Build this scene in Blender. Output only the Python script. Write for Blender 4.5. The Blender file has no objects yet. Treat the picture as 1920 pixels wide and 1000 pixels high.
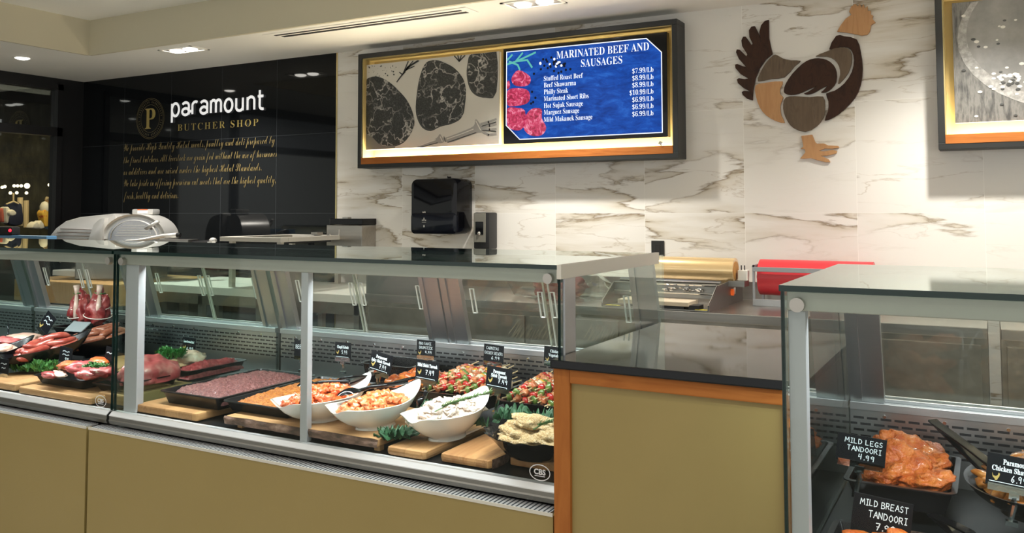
import bpy, bmesh, math, random
from mathutils import Vector, Matrix, noise as mnoise
R = math.radians
S = bpy.context.scene
COL = S.collection
# ------------------------------------------------------------------ camera
CAM = dict(f=1621.6, cx=955.8, cy=312.75, yaw=.506215, pitch=.050968, roll=-.0019836, loc=Vector((2.4232, -4.9711, 1.4152)))
def _axes():
    cy, sy = math.cos(CAM['yaw']), math.sin(CAM['yaw']); cp, sp = math.cos(CAM['pitch']), math.sin(CAM['pitch'])
    f = Vector((-sy*cp, cy*cp, sp)); r = Vector((cy, sy, 0)); u = r.cross(f)
    c, s = math.cos(CAM['roll']), math.sin(CAM['roll'])
    return r*c+u*s, u*c-r*s, f
AX = _axes()
cd = bpy.data.cameras.new('camera'); cam = bpy.data.objects.new('camera', cd); COL.objects.link(cam)
cd.sensor_width = 36; cd.lens = CAM['f']/1920*36
cd.shift_x = (960-CAM['cx'])/1920; cd.shift_y = (CAM['cy']-500)/1920
cd.clip_start = .05
cam.matrix_world = Matrix(((AX[0].x, AX[1].x, -AX[2].x, CAM['loc'].x), (AX[0].y, AX[1].y, -AX[2].y, CAM['loc'].y), (AX[0].z, AX[1].z, -AX[2].z, CAM['loc'].z), (0, 0, 0, 1)))
S.camera = cam
def P(x, y, Z=None, Y=None, X=None):           # the point of a plane that a pixel of the photograph looks at
    d = AX[0]*((x-CAM['cx'])/CAM['f']) - AX[1]*((y-CAM['cy'])/CAM['f']) + AX[2]; o = CAM['loc']
    t = (Z-o.z)/d.z if Z is not None else ((Y-o.y)/d.y if Y is not None else (X-o.x)/d.x)
    return o+d*t
# ------------------------------------------------------------------ exposure, world, lamps
S.view_settings.view_transform = 'Standard'; S.view_settings.look = 'None'; S.view_settings.gamma = 1
S.view_settings.use_curve_mapping = False; S.view_settings.exposure = 0.45
S.cycles.transparent_max_bounces = 32; S.cycles.max_bounces = 10; S.cycles.glossy_bounces = 5
S.cycles.sample_clamp_indirect = 6
W = bpy.data.worlds.new('world'); S.world = W; W.use_nodes = True
W.node_tree.nodes['Background'].inputs[0].default_value = (1, .98, .94, 1)
W.node_tree.nodes['Background'].inputs[1].default_value = .70
WALL_SPOTS = [(-2.69, -.651), (.19, -.66), (2.43, -.66)]
WARM = (1, .955, .885)
def spot(x, y, z, power, size=100, blend=.6, col=WARM, rad=.04):
    l = bpy.data.lights.new('spot', 'SPOT'); l.energy = power; l.spot_size = R(size); l.spot_blend = blend; l.color = col; l.shadow_soft_size = rad
    o = bpy.data.objects.new('spot_light', l); COL.objects.link(o); o.location = (x, y, z); return o
def area(x, y, z, power, sx, sy, rot=(0, 0, 0), col=WARM):
    l = bpy.data.lights.new('area', 'AREA'); l.shape = 'RECTANGLE'; l.size = sx; l.size_y = sy; l.energy = power; l.color = col
    o = bpy.data.objects.new('area_light', l); COL.objects.link(o); o.location = (x, y, z); o.rotation_euler = rot; return o
for x, y in WALL_SPOTS: spot(x, y, 2.555, 125, 125, 1.0)
spot(-4.025, -1.033, 2.555, 30, 140, .8)
FILL_SPOTS = [(-2.2, -3.9), (-.4, -3.9), (1.4, -3.9), (3.2, -3.9), (-1.3, -5.4), (.6, -5.4), (2.4, -5.4), (4.2, -5.4)]  # unseen downlights added over the customer side to light the case fronts
for x, y in FILL_SPOTS: spot(x, y, 2.80, 20, 150, .9, rad=.08)
# ------------------------------------------------------------------ helpers
def tag(o, label=None, cat=None, group=None, kind=None):
    if label: o['label'] = label
    if cat: o['category'] = cat
    if group: o['group'] = group
    if kind: o['kind'] = kind
    return o
def empty(name, loc=(0, 0, 0), rz=0, label=None, cat=None, group=None, rot=None):
    o = bpy.data.objects.new(name, None); COL.objects.link(o); o.empty_display_size = .05
    o.location = loc; o.rotation_euler = rot if rot else (0, 0, rz)
    return tag(o, label, cat, group)
class MB:
    def __init__(s): s.v = []; s.f = []; s.m = []
    def add(s, vs, fs, m=0, M=None):
        n = len(s.v)
        s.v += [tuple(M @ Vector(v)) if M else tuple(v) for v in vs]
        s.f += [tuple(i+n for i in f) for f in fs]; s.m += [m]*len(fs); return s
    def box(s, x0, x1, y0, y1, z0, z1, m=0, M=None, side=None):
        vs = [(x0, y0, z0), (x1, y0, z0), (x1, y1, z0), (x0, y1, z0), (x0, y0, z1), (x1, y0, z1), (x1, y1, z1), (x0, y1, z1)]
        fs = [(0, 3, 2, 1), (4, 5, 6, 7), (0, 1, 5, 4), (1, 2, 6, 5), (2, 3, 7, 6), (3, 0, 4, 7)]
        n = len(s.f); s.add(vs, fs, m, M)
        if side is not None:
            for k in side[0]: s.m[n+k] = side[1]
        return s
    def prism(s, poly, a, b, axis='y', m=0, M=None):   # polygon extruded along an axis from a to b
        def q(p, t): return (p[0], t, p[1]) if axis == 'y' else ((t, p[0], p[1]) if axis == 'x' else (p[0], p[1], t))
        n = len(poly); vs = [q(p, a) for p in poly]+[q(p, b) for p in poly]
        fs = [tuple(range(n))[::-1], tuple(range(n, 2*n))]+[(i, (i+1) % n, n+(i+1) % n, n+i) for i in range(n)]
        return s.add(vs, fs, m, M)
    def tube(s, pts, r, n=8, m=0, cap=True, M=None):
        pts = [Vector(p) for p in pts]; vs = []; fs = []; K = len(pts)
        rr = r if isinstance(r, (list, tuple)) else [r]*K
        up = Vector((0, 0, 1)); a = None
        for i, p in enumerate(pts):
            t = (pts[min(i+1, K-1)]-pts[max(i-1, 0)])
            t = t.normalized() if t.length > 1e-9 else Vector((0, 0, 1))
            if a is None:
                a = t.cross(up if abs(t.z) < .9 else Vector((1, 0, 0))).normalized()
            else:
                a = (a-t*a.dot(t)).normalized()
            b = t.cross(a)
            for k in range(n):
                w = 2*math.pi*k/n; vs.append(p+(a*math.cos(w)+b*math.sin(w))*rr[i])
        for i in range(K-1):
            for k in range(n): fs.append((i*n+k, i*n+(k+1) % n, (i+1)*n+(k+1) % n, (i+1)*n+k))
        if cap: fs += [tuple(range(n))[::-1], tuple(range((K-1)*n, K*n))]
        return s.add(vs, fs, m, M)
    def cyl(s, p, q, r, n=16, m=0): return s.tube([p, q], r, n, m)
    def grid(s, fn, nu, nv, m=0, M=None, closed_u=False):
        vs = [fn(i/(nu if closed_u else nu-1), j/(nv-1)) for j in range(nv) for i in range(nu)]; fs = []
        for j in range(nv-1):
            for i in range(nu if closed_u else nu-1):
                fs.append((j*nu+i, j*nu+(i+1) % nu, (j+1)*nu+(i+1) % nu, (j+1)*nu+i))
        return s.add(vs, fs, m, M)
    def ball(s, c, r, n=10, m=0, sc=(1, 1, 1)):
        c = Vector(c); k = n//2+1
        def fn(u, v):
            a = 2*math.pi*u; b = math.pi*(v-.5)
            return c+Vector((math.cos(a)*math.cos(b)*r*sc[0], math.sin(a)*math.cos(b)*r*sc[1], math.sin(b)*r*sc[2]))
        return s.grid(fn, n, k, m, closed_u=True)
    def mesh(s, name, mats, smooth=False, bevel=0, weld=False, auto=None):
        me = bpy.data.meshes.new(name); me.from_pydata(s.v, [], s.f); 
        for mt in (mats if isinstance(mats, (list, tuple)) else [mats]): me.materials.append(mt)
        me.polygons.foreach_set('material_index', s.m)
        bm = bmesh.new(); bm.from_mesh(me)
        if weld: bmesh.ops.remove_doubles(bm, verts=bm.verts, dist=1e-6)
        bmesh.ops.recalc_face_normals(bm, faces=bm.faces)
        if bevel: bmesh.ops.bevel(bm, geom=[e for e in bm.edges if len(e.link_faces) == 2 and e.calc_face_angle(0) > .5], offset=bevel, segments=2, affect='EDGES', profile=.6)
        bm.to_mesh(me); bm.free()
        if smooth: me.polygons.foreach_set('use_smooth', [True]*len(me.polygons))
        if auto: me.set_sharp_from_angle(angle=R(auto))
        me.update(); return me
    def build(s, name, mats, parent=None, smooth=False, bevel=0, weld=False, auto=None, loc=None):
        o = bpy.data.objects.new(name, s.mesh(name, mats, smooth, bevel, weld, auto)); COL.objects.link(o)
        if parent: o.parent = parent
        if loc is not None: o.location = loc
        return o
def copy_tree(o, parent=None):
    c = o.copy(); COL.objects.link(c)
    if parent: c.parent = parent
    for ch in list(o.children): copy_tree(ch, c)
    return c
def struct(o): o['kind'] = 'structure'; return o
def blob_mb(sx, sy, sz, amp=.15, freq=2.0, seed=0, sub=3, flat=0.0):
    bm = bmesh.new(); bmesh.ops.create_icosphere(bm, subdivisions=sub, radius=1); off = Vector((seed*7.13, seed*3.7, seed*1.9)); b = MB()
    for v in bm.verts:
        d = 1+amp*mnoise.noise(v.co*freq+off)+amp*.5*mnoise.noise(v.co*freq*2.3+off)
        q = v.co*d
        if flat and q.z < -flat: q.z = -flat
        b.v.append((q.x*sx, q.y*sy, q.z*sz))
    b.f = [tuple(v.index for v in f.verts) for f in bm.faces]; b.m = [0]*len(b.f); bm.free(); return b
# ------------------------------------------------------------------ materials
def _m(name):
    m = bpy.data.materials.new(name); m.use_nodes = True; nt = m.node_tree
    return m, nt, nt.nodes['Principled BSDF']
def mat(name, c, rough=.5, metal=0, spec=.5, emit=None, es=1, coat=0, sss=0, trans=0):
    m, nt, b = _m(name); b.inputs['Base Color'].default_value = (*c, 1); b.inputs['Roughness'].default_value = rough
    b.inputs['Metallic'].default_value = metal; b.inputs['Specular IOR Level'].default_value = spec
    if coat: b.inputs['Coat Weight'].default_value = coat; b.inputs['Coat Roughness'].default_value = .08
    if emit: b.inputs['Emission Color'].default_value = (*emit, 1); b.inputs['Emission Strength'].default_value = es
    return m
def nodes(nt, *specs):
    return [nt.nodes.new(s) for s in specs]
def coords(nt, scale=(1, 1, 1), kind='Object', rot=(0, 0, 0)):
    tc, mp = nodes(nt, 'ShaderNodeTexCoord', 'ShaderNodeMapping')
    nt.links.new(tc.outputs[kind], mp.inputs['Vector']); mp.inputs['Scale'].default_value = scale; mp.inputs['Rotation'].default_value = rot
    return mp.outputs['Vector']
def ramp(nt, fac, stops, interp='LINEAR'):
    r = nt.nodes.new('ShaderNodeValToRGB'); r.color_ramp.interpolation = interp
    e = r.color_ramp.elements
    while len(e) < len(stops): e.new(.5)
    for k, (p, c) in enumerate(stops): e[k].position = p; e[k].color = (*c, 1) if len(c) == 3 else c
    nt.links.new(fac, r.inputs['Fac']); return r.outputs['Color']
def noise(nt, vec, scale, detail=4, rough=.6, dist=0):
    n = nt.nodes.new('ShaderNodeTexNoise'); n.inputs['Scale'].default_value = scale; n.inputs['Detail'].default_value = detail
    n.inputs['Roughness'].default_value = rough; n.inputs['Distortion'].default_value = dist; nt.links.new(vec, n.inputs['Vector']); return n.outputs['Fac']
def math_(nt, op, a, b=None, c=None):
    n = nt.nodes.new('ShaderNodeMath'); n.operation = op
    for i, q in enumerate((a, b, c)):
        if q is None: continue
        if isinstance(q, (int, float)): n.inputs[i].default_value = q
        else: nt.links.new(q, n.inputs[i])
    return n.outputs[0]
def mix(nt, fac, a, b, blend='MIX'):
    n = nt.nodes.new('ShaderNodeMix'); n.data_type = 'RGBA'; n.blend_type = blend
    for i, q in ((0, fac), (6, a), (7, b)):
        if isinstance(q, (int, float)): n.inputs[i].default_value = q
        elif isinstance(q, tuple): n.inputs[i].default_value = (*q, 1)
        else: nt.links.new(q, n.inputs[i])
    return n.outputs[2]
def bump(nt, b, h, strength=.3, dist=.005):
    n = nt.nodes.new('ShaderNodeBump'); n.inputs['Strength'].default_value = strength; n.inputs['Distance'].default_value = dist
    nt.links.new(h, n.inputs['Height']); nt.links.new(n.outputs[0], b.inputs['Normal'])
def noisy(name, stops, scale, rough=.5, detail=5, bs=.3, bscale=None, metal=0, coat=0, stretch=(1, 1, 1), dist=0, bd=.005, sss=0):
    m, nt, b = _m(name); v = coords(nt, stretch); n = noise(nt, v, scale, detail, .6, dist)
    nt.links.new(ramp(nt, n, stops), b.inputs['Base Color']); b.inputs['Roughness'].default_value = rough; b.inputs['Metallic'].default_value = metal
    if coat: b.inputs['Coat Weight'].default_value = coat; b.inputs['Coat Roughness'].default_value = .15
    if sss: b.inputs['Subsurface Weight'].default_value = sss; b.inputs['Subsurface Radius'].default_value = (.02, .008, .005)
    if bs: bump(nt, b, noise(nt, v, bscale or scale*2, 4), bs, bd)
    return m
def wood(name, a, c, e=None, axis=(1, 12, 12), scale=3, rough=.45, planks=0, along=1):
    m, nt, b = _m(name); v = coords(nt, axis); n = noise(nt, v, scale, 6, .6, 1.2)
    col = ramp(nt, n, [(.3, a), (.55, c), (.75, e or a)])
    if planks:
        v2 = coords(nt, (planks, planks, 0)); w = nt.nodes.new('ShaderNodeTexWhiteNoise'); w.noise_dimensions = '1D'
        sp = nt.nodes.new('ShaderNodeSeparateXYZ'); nt.links.new(v2, sp.inputs[0]); nt.links.new(math_(nt, 'FLOOR', sp.outputs[along]), w.inputs['W'])
        col = mix(nt, .75, col, ramp(nt, w.outputs['Value'], [(0, (.62, .55, .5)), (1, (1.15, 1.1, 1.0))]), 'MULTIPLY')
    nt.links.new(col, b.inputs['Base Color']); b.inputs['Roughness'].default_value = rough; b.inputs['Specular IOR Level'].default_value = .22; bump(nt, b, n, .08, .002); return m
def glass(name, tint, f0=.04, power=5, edge=1.0):
    m = bpy.data.materials.new(name); m.use_nodes = True; nt = m.node_tree; nt.nodes.clear()
    out, tr, gl, mx, ge, dt = nodes(nt, 'ShaderNodeOutputMaterial', 'ShaderNodeBsdfTransparent', 'ShaderNodeBsdfGlossy', 'ShaderNodeMixShader', 'ShaderNodeNewGeometry', 'ShaderNodeVectorMath')
    tr.inputs[0].default_value = (*tint, 1); gl.inputs[0].default_value = (.95, 1, .98, 1); gl.inputs['Roughness'].default_value = 0.0
    dt.operation = 'DOT_PRODUCT'; nt.links.new(ge.outputs['Incoming'], dt.inputs[0]); nt.links.new(ge.outputs['Normal'], dt.inputs[1])
    c = math_(nt, 'ABSOLUTE', dt.outputs['Value']); k = math_(nt, 'POWER', math_(nt, 'SUBTRACT', 1.0, c), float(power))
    F = math_(nt, 'MULTIPLY_ADD', k, (1-f0)*edge, f0)
    nt.links.new(F, mx.inputs[0]); nt.links.new(tr.outputs[0], mx.inputs[1]); nt.links.new(gl.outputs[0], mx.inputs[2]); nt.links.new(mx.outputs[0], out.inputs[0])
    return m
def brushed(name, c, rough=.3, axis=(1, 60, 60), amt=.25):
    m, nt, b = _m(name); v = coords(nt, axis); n = noise(nt, v, 6, 4)
    amt *= .4; d = tuple(q*(1-amt) for q in c)
    nt.links.new(ramp(nt, n, [(.35, d), (.65, c)]), b.inputs['Base Color']); b.inputs['Metallic'].default_value = 1
    nt.links.new(math_(nt, 'MULTIPLY_ADD', n, .08, rough-.04), b.inputs['Roughness']); return m
def tilemat(name, marble):
    m, nt, b = _m(name); tc, sp = nodes(nt, 'ShaderNodeTexCoord', 'ShaderNodeSeparateXYZ'); nt.links.new(tc.outputs['Object'], sp.inputs[0])
    gx = math_(nt, 'DIVIDE', sp.outputs[0], .6); gz = math_(nt, 'DIVIDE', math_(nt, 'SUBTRACT', sp.outputs[2], 1.4), .6)
    fx, fz = math_(nt, 'FRACT', gx), math_(nt, 'FRACT', gz)
    ed = lambda q: math_(nt, 'MINIMUM', q, math_(nt, 'SUBTRACT', 1.0, q))
    g = math_(nt, 'LESS_THAN', math_(nt, 'MINIMUM', ed(fx), ed(fz)), .0022)
    if marble:
        cb = nodes(nt, 'ShaderNodeCombineXYZ', 'ShaderNodeTexWhiteNoise', 'ShaderNodeVectorMath', 'ShaderNodeVectorMath')
        nt.links.new(math_(nt, 'FLOOR', gx), cb[0].inputs[0]); nt.links.new(math_(nt, 'FLOOR', gz), cb[0].inputs[2]); nt.links.new(cb[0].outputs[0], cb[1].inputs['Vector'])
        cb[2].operation = 'SCALE'; cb[2].inputs['Scale'].default_value = 20; nt.links.new(cb[1].outputs['Color'], cb[2].inputs[0])
        mp = coords(nt, (.55, 1, 2.9), rot=(0, R(-7), 0))
        cb[3].operation = 'ADD'; nt.links.new(mp, cb[3].inputs[0]); nt.links.new(cb[2].outputs[0], cb[3].inputs[1]); v = cb[3].outputs[0]
        n1 = noise(nt, v, 1.25, 8, .52, .35); n2 = noise(nt, v, .9, 3, .5, .2); n3 = noise(nt, v, 2.3, 7, .55, .4)
        d1 = math_(nt, 'SUBTRACT', n1, .5); t1 = math_(nt, 'ABSOLUTE', d1); t3 = math_(nt, 'ABSOLUTE', math_(nt, 'SUBTRACT', n3, .52))
        mask = ramp(nt, n2, [(.42, (.06,)*3), (.56, (1, 1, 1))])
        band = math_(nt, 'MULTIPLY', ramp(nt, math_(nt, 'ADD', d1, .1), [(.098, (0, 0, 0)), (.10, (1, 1, 1)), (.135, (.45,)*3), (.20, (0, 0, 0))]), mask)
        col = mix(nt, math_(nt, 'MULTIPLY', band, .8), (.78, .755, .70), (.53, .46, .335))
        v1 = math_(nt, 'MULTIPLY', ramp(nt, t1, [(0, (.9,)*3), (.004, (.5,)*3), (.014, (0, 0, 0))]), mask)
        v3 = math_(nt, 'MULTIPLY', ramp(nt, t3, [(0, (.5,)*3), (.010, (0, 0, 0))]), mask)
        col = mix(nt, v1, col, (.22, .16, .09)); col = mix(nt, v3, col, (.42, .34, .24))
        col = mix(nt, math_(nt, 'MULTIPLY', g, .8), col, (.88, .86, .80)); b.inputs['Roughness'].default_value = .16
    else:
        col = mix(nt, g, (.006, .007, .008), (.05, .055, .06)); b.inputs['Roughness'].default_value = .04; b.inputs['Specular IOR Level'].default_value = .26
    nt.links.new(col, b.inputs['Base Color']); return m
def slots(name, c, rows, hole=(.01, .01, .012), z0=.0, px=.038, pz=.017, rough=.3, stag=True, lenf=.78, thick=.38, metal=1.0):
    m, nt, b = _m(name); tc, sp = nodes(nt, 'ShaderNodeTexCoord', 'ShaderNodeSeparateXYZ'); nt.links.new(tc.outputs['Object'], sp.inputs[0])
    rz = math_(nt, 'DIVIDE', math_(nt, 'SUBTRACT', sp.outputs[2], z0), pz); row = math_(nt, 'FLOOR', rz)
    off = math_(nt, 'MULTIPLY', math_(nt, 'MODULO', row, 2.0), .5) if stag else 0.0
    fx = math_(nt, 'FRACT', math_(nt, 'ADD', math_(nt, 'DIVIDE', sp.outputs[0], px), off)); fz = math_(nt, 'FRACT', rz)
    h = math_(nt, 'MULTIPLY', math_(nt, 'MULTIPLY', math_(nt, 'LESS_THAN', fx, lenf), math_(nt, 'LESS_THAN', fz, thick)), math_(nt, 'MULTIPLY', math_(nt, 'LESS_THAN', row, float(rows)), math_(nt, 'GREATER_THAN', row, -.5)))
    nt.links.new(mix(nt, h, c, hole), b.inputs['Base Color']); nt.links.new(math_(nt, 'MULTIPLY', math_(nt, 'SUBTRACT', 1.0, h), metal), b.inputs['Metallic']); b.inputs['Roughness'].default_value = rough
    return m
M = {}
M['marble'] = tilemat('marble_tile', True); M['blacktile'] = tilemat('black_tile', False)
M['white'] = mat('white_paint', (.88, .86, .80), .7); M['beige'] = mat('coffer_beige', (.60, .55, .41), .7)
M['floor'] = noisy('floor_tile', [(.3, (.50, .47, .41)), (.7, (.58, .55, .48))], 3, .4, bs=0)
M['brass'] = mat('brass', (.75, .62, .32), .3, 1); M['black'] = mat('black_satin', (.012, .012, .013), .35); M['blackgloss'] = mat('black_gloss', (.003, .003, .004), .06, spec=.3)
M['blackmatte'] = mat('black_matte', (.01, .01, .01), .7); M['stone'] = mat('black_stone', (.004, .005, .006), .04, spec=.3)
M['alu'] = brushed('aluminium', (.52, .53, .55), .38, (1, 40, 40), .1); M['darkalu'] = brushed('dark_aluminium', (.25, .245, .225), .4, (1, 40, 40), .12)
M['button'] = mat('button_nickel', (.42, .40, .36), .3, .8); M['lip'] = mat('lamplit_lip', (.72, .73, .74), .35, .5); M['rail'] = mat('rail_paint', (.38, .38, .34), .45, .5); M['postwhite'] = mat('post_grey', (.40, .41, .43), .4, .3); M['trimbeige'] = mat('trim_beige', (.62, .59, .52), .45, .2)
M['steel'] = brushed('stainless', (.50, .475, .44), .30, (.6, 10, 10), .25); M['steeldark'] = brushed('worn_stainless', (.42, .385, .33), .36, (1.5, 6, 2), .5)
M['chrome'] = mat('chrome', (.8, .8, .8), .12, 1); M['gold'] = noisy('ochre_laminate', [(.35, (.272, .200, .066)), (.65, (.284, .21, .072))], 2, .5, bs=0)
M['glass'] = glass('clear_glass', (.965, .985, .972), .010); M['glassend'] = glass('end_glass', (.905, .958, .938), .035); M['topglass'] = glass('top_glass', (.62, .76, .70), .06, 4.0)
M['glassedge'] = mat('glass_edge', (.004, .02, .016), .15); M['acrylic'] = glass('clear_acrylic', (.95, .96, .94), .05)
M['acryledge'] = mat('acrylic_edge', (.42, .42, .36), .25); M['handle'] = mat('handle_clear', (.62, .62, .56), .15, coat=.5)
M['slot'] = slots('perforated_steel', (.50, .51, .52), 6, z0=.735, px=.036, pz=.017); M['grille'] = slots('air_grille', (.70, .71, .72), 1, hole=(.07, .08, .09), metal=.3, z0=.5, px=.014, pz=.3, thick=1, stag=False, lenf=.4, rough=.22)
M['tray'] = mat('black_tray', (.005, .005, .006), .25, spec=.35); M['deck'] = mat('black_deck', (.006, .007, .008), .3, spec=.12); M['china'] = mat('white_china', (.74, .72, .68), .2, coat=.5)
M['board'] = wood('acacia_board', (.33, .17, .068), (.43, .25, .115), (.22, .10, .036), (1.5, 9, 9), 3, .45); M['boardmix'] = wood('striped_board', (.37, .17, .065), (.50, .28, .125), (.20, .08, .03), (8, 1.2, 8), 3, .4, planks=26, along=0); M['boardy'] = wood('pale_board', (.35, .19, .078), (.44, .26, .12), (.25, .12, .045), (9, 1.3, 9), 3, .45, planks=14, along=0)
M['bark'] = noisy('bark_edge', [(.35, (.05, .03, .02)), (.6, (.19, .11, .08)), (.75, (.30, .2, .15))], 40, .8, bs=.8, stretch=(.5, 1, 1))
M['cherry'] = wood('cherry_wood', (.29, .088, .016), (.37, .125, .026), (.24, .068, .012), (12, 12, 1), 2.5, .6); M['cherryh'] = wood('cherry_wood_across', (.29, .088, .016), (.37, .125, .026), (.24, .068, .012), (1, 12, 12), 2.5, .6)
M['poly'] = mat('white_poly', (.84, .83, .78), .4); M['butcher'] = wood('butcher_block', (.46, .27, .10), (.56, .34, .14), (.38, .2, .07), (14, 14, .8), 2.2, .5)
M['card'] = mat('black_card', (.005, .006, .008), .45, spec=.12); M['ink'] = mat('white_ink', (.85, .85, .85), .5); M['inkblue'] = mat('pale_ink', (.72, .82, .86), .5); M['inkgold'] = mat('gold_ink', (.40, .30, .085), .5); M['inkscript'] = mat('script_ink', (.27, .20, .075), .5)
M['clip'] = glass('clip_plastic', (.86, .88, .90), .12, 3); M['clipsolid'] = glass('clip_rim', (.55, .60, .62), .30, 2.5)
M['bulb'] = mat('lamp_lens', (1, 1, 1), .3, emit=(1, .95, .86), es=14); M['sticker'] = mat('sticker_white', (.7, .7, .7), .5)
def meat(name, a, b, c, scale=25, rough=.3, bs=.5, coat=.3, bscale=None, bd=.004, stretch=(1, 1, 1)): return noisy(name, [(.3, a), (.5, b), (.72, c)], scale, rough, 5, bs, bscale, coat=coat, bd=bd, sss=.0, stretch=stretch)
M['beef'] = meat('beef', (.13, .010, .012), (.25, .024, .025), (.44, .14, .12), 22, .38, .6, .12); M['beefpink'] = meat('pink_beef', (.30, .028, .035), (.42, .065, .07), (.56, .20, .18), 22)
M['groundred'] = meat('ground_red', (.17, .01, .014), (.33, .022, .03), (.5, .11, .11), 90, .35, .9, .2, 160)
M['groundplum'] = meat('ground_plum', (.07, .018, .018), (.145, .044, .040), (.28, .125, .11), 110, .45, 1.0, .1, 190, .008)
M['groundorange'] = meat('ground_orange', (.19, .042, .003), (.34, .105, .008), (.52, .225, .04), 100, .4, 1.0, .2, 180, .008)
M['sausred'] = meat('red_sausage', (.19, .018, .013), (.29, .048, .032), (.40, .12, .08), 30, .3, .2, .35); M['sausbrown'] = meat('brown_sausage', (.14, .035, .016), (.25, .08, .045), (.36, .15, .09), 30, .25, .2, .5)
M['orangechk'] = meat('orange_chicken', (.50, .045, .006), (.66, .11, .02), (.76, .26, .09), 45, .28, .4, .5); M['peachchk'] = meat('peach_chicken', (.55, .09, .018), (.68, .19, .055), (.78, .36, .17), 45, .28, .4, .5)
M['creamchk'] = meat('creamy_chicken', (.54, .38, .29), (.70, .58, .49), (.78, .72, .64), 40, .35, .8, .3)
M['drum'] = meat('glazed_drumstick', (.20, .02, .01), (.48, .11, .02), (.66, .27, .05), 22, .22, .4, .7); M['breaded'] = meat('breadcrumb', (.40, .22, .07), (.64, .45, .22), (.76, .61, .39), 120, .8, 1.0, 0, 200, .012)
M['tandoori'] = meat('tandoori_paste', (.36, .052, .005), (.50, .11, .012), (.60, .19, .035), 35, .38, 1.0, .25, 80, .008); M['shawarma'] = meat('shawarma_strip', (.24, .06, .008), (.42, .15, .025), (.58, .28, .07), 40, .25, .5, .6)
M['fat'] = meat('meat_fat', (.52, .32, .25), (.62, .46, .38), (.70, .58, .5), 20, .4, .3, .2); M['palemeat'] = meat('pale_meat', (.48, .25, .18), (.60, .38, .29), (.74, .56, .46), 40)
M['redpep'] = mat('red_pepper', (.40, .018, .012), .18, coat=.6); M['yelpep'] = mat('yellow_pepper', (.58, .30, .02), .18, coat=.6); M['grnpep'] = mat('green_pepper', (.09, .15, .025), .2, coat=.6); M['onion'] = mat('onion', (.52, .42, .29), .3, coat=.4)
M['skewchk'] = meat('skewer_chicken', (.30, .05, .014), (.46, .14, .05), (.60, .30, .15), 40, .25, .4, .5); M['stick'] = mat('bamboo', (.72, .55, .30), .6)
M['kale'] = noisy('kale_leaf', [(.3, (.012, .05, .02)), (.6, (.035, .12, .05)), (.8, (.10, .22, .10))], 30, .5, bs=.6); M['parsley'] = noisy('parsley_leaf', [(.3, (.02, .09, .015)), (.6, (.06, .20, .04)), (.8, (.14, .32, .08))], 30, .5, bs=.4)
M['rosemary'] = mat('rosemary', (.09, .17, .05), .5); M['string'] = mat('butcher_string', (.82, .78, .68), .8)
# ------------------------------------------------------------------ lettering
def serif(t):
    o = ''
    for ch in t:
        if 'A' <= ch <= 'Z': o += chr(0x1D400+ord(ch)-65)
        elif 'a' <= ch <= 'z': o += chr(0x1D41A+ord(ch)-97)
        elif '0' <= ch <= '9': o += chr(0x1D7CE+ord(ch)-48)
        else: o += ch
    return o
def script(t):
    o = ''
    for ch in t:
        if 'A' <= ch <= 'Z': o += chr(0x1D4D0+ord(ch)-65)
        elif 'a' <= ch <= 'z': o += chr(0x1D4EA+ord(ch)-97)
        else: o += ch
    return o
_dgc = []
def text_mesh(body, width=None, height=None, ext=.0004, align='LEFT', bold=0, spacing=1):
    c = bpy.data.curves.new('lettering', 'FONT'); c.body = body; c.extrude = 0; c.offset = bold; c.space_character = spacing; c.resolution_u = 3
    o = bpy.data.objects.new('lettering', c); COL.objects.link(o)
    me = bpy.data.meshes.new_from_object(o.evaluated_get(bpy.context.evaluated_depsgraph_get()))
    bpy.data.objects.remove(o); bpy.data.curves.remove(c)
    xs = [v.co.x for v in me.vertices]; ys = [v.co.y for v in me.vertices]; x0, x1 = min(xs), max(xs); y1 = max(ys)
    sy = height/y1 if height else None; sx = width/(x1-x0) if width else sy
    if sy is None: sy = sx
    dx = {'LEFT': x0, 'CENTER': (x0+x1)/2, 'RIGHT': x1}[align]
    b = MB(); b.v = [((v.co.x-dx)*sx, -ext, v.co.y*sy) for v in me.vertices]; b.f = [tuple(p.vertices) for p in me.polygons]; b.m = [0]*len(b.f)
    bpy.data.meshes.remove(me); return b       # lies in the XZ plane, read from -Y
def shift(b, dx, dy, dz, rot=0, m=None):
    c, s = math.cos(rot), math.sin(rot)
    b.v = [(x*c-z*s+dx, y+dy, x*s+z*c+dz) for x, y, z in b.v]
    if m is not None: b.m = [m]*len(b.f)
    return b
def merge(*bs):
    o = MB()
    for b in bs:
        n = len(o.v); o.v += b.v; o.f += [tuple(i+n for i in f) for f in b.f]; o.m += b.m
    return o
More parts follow.
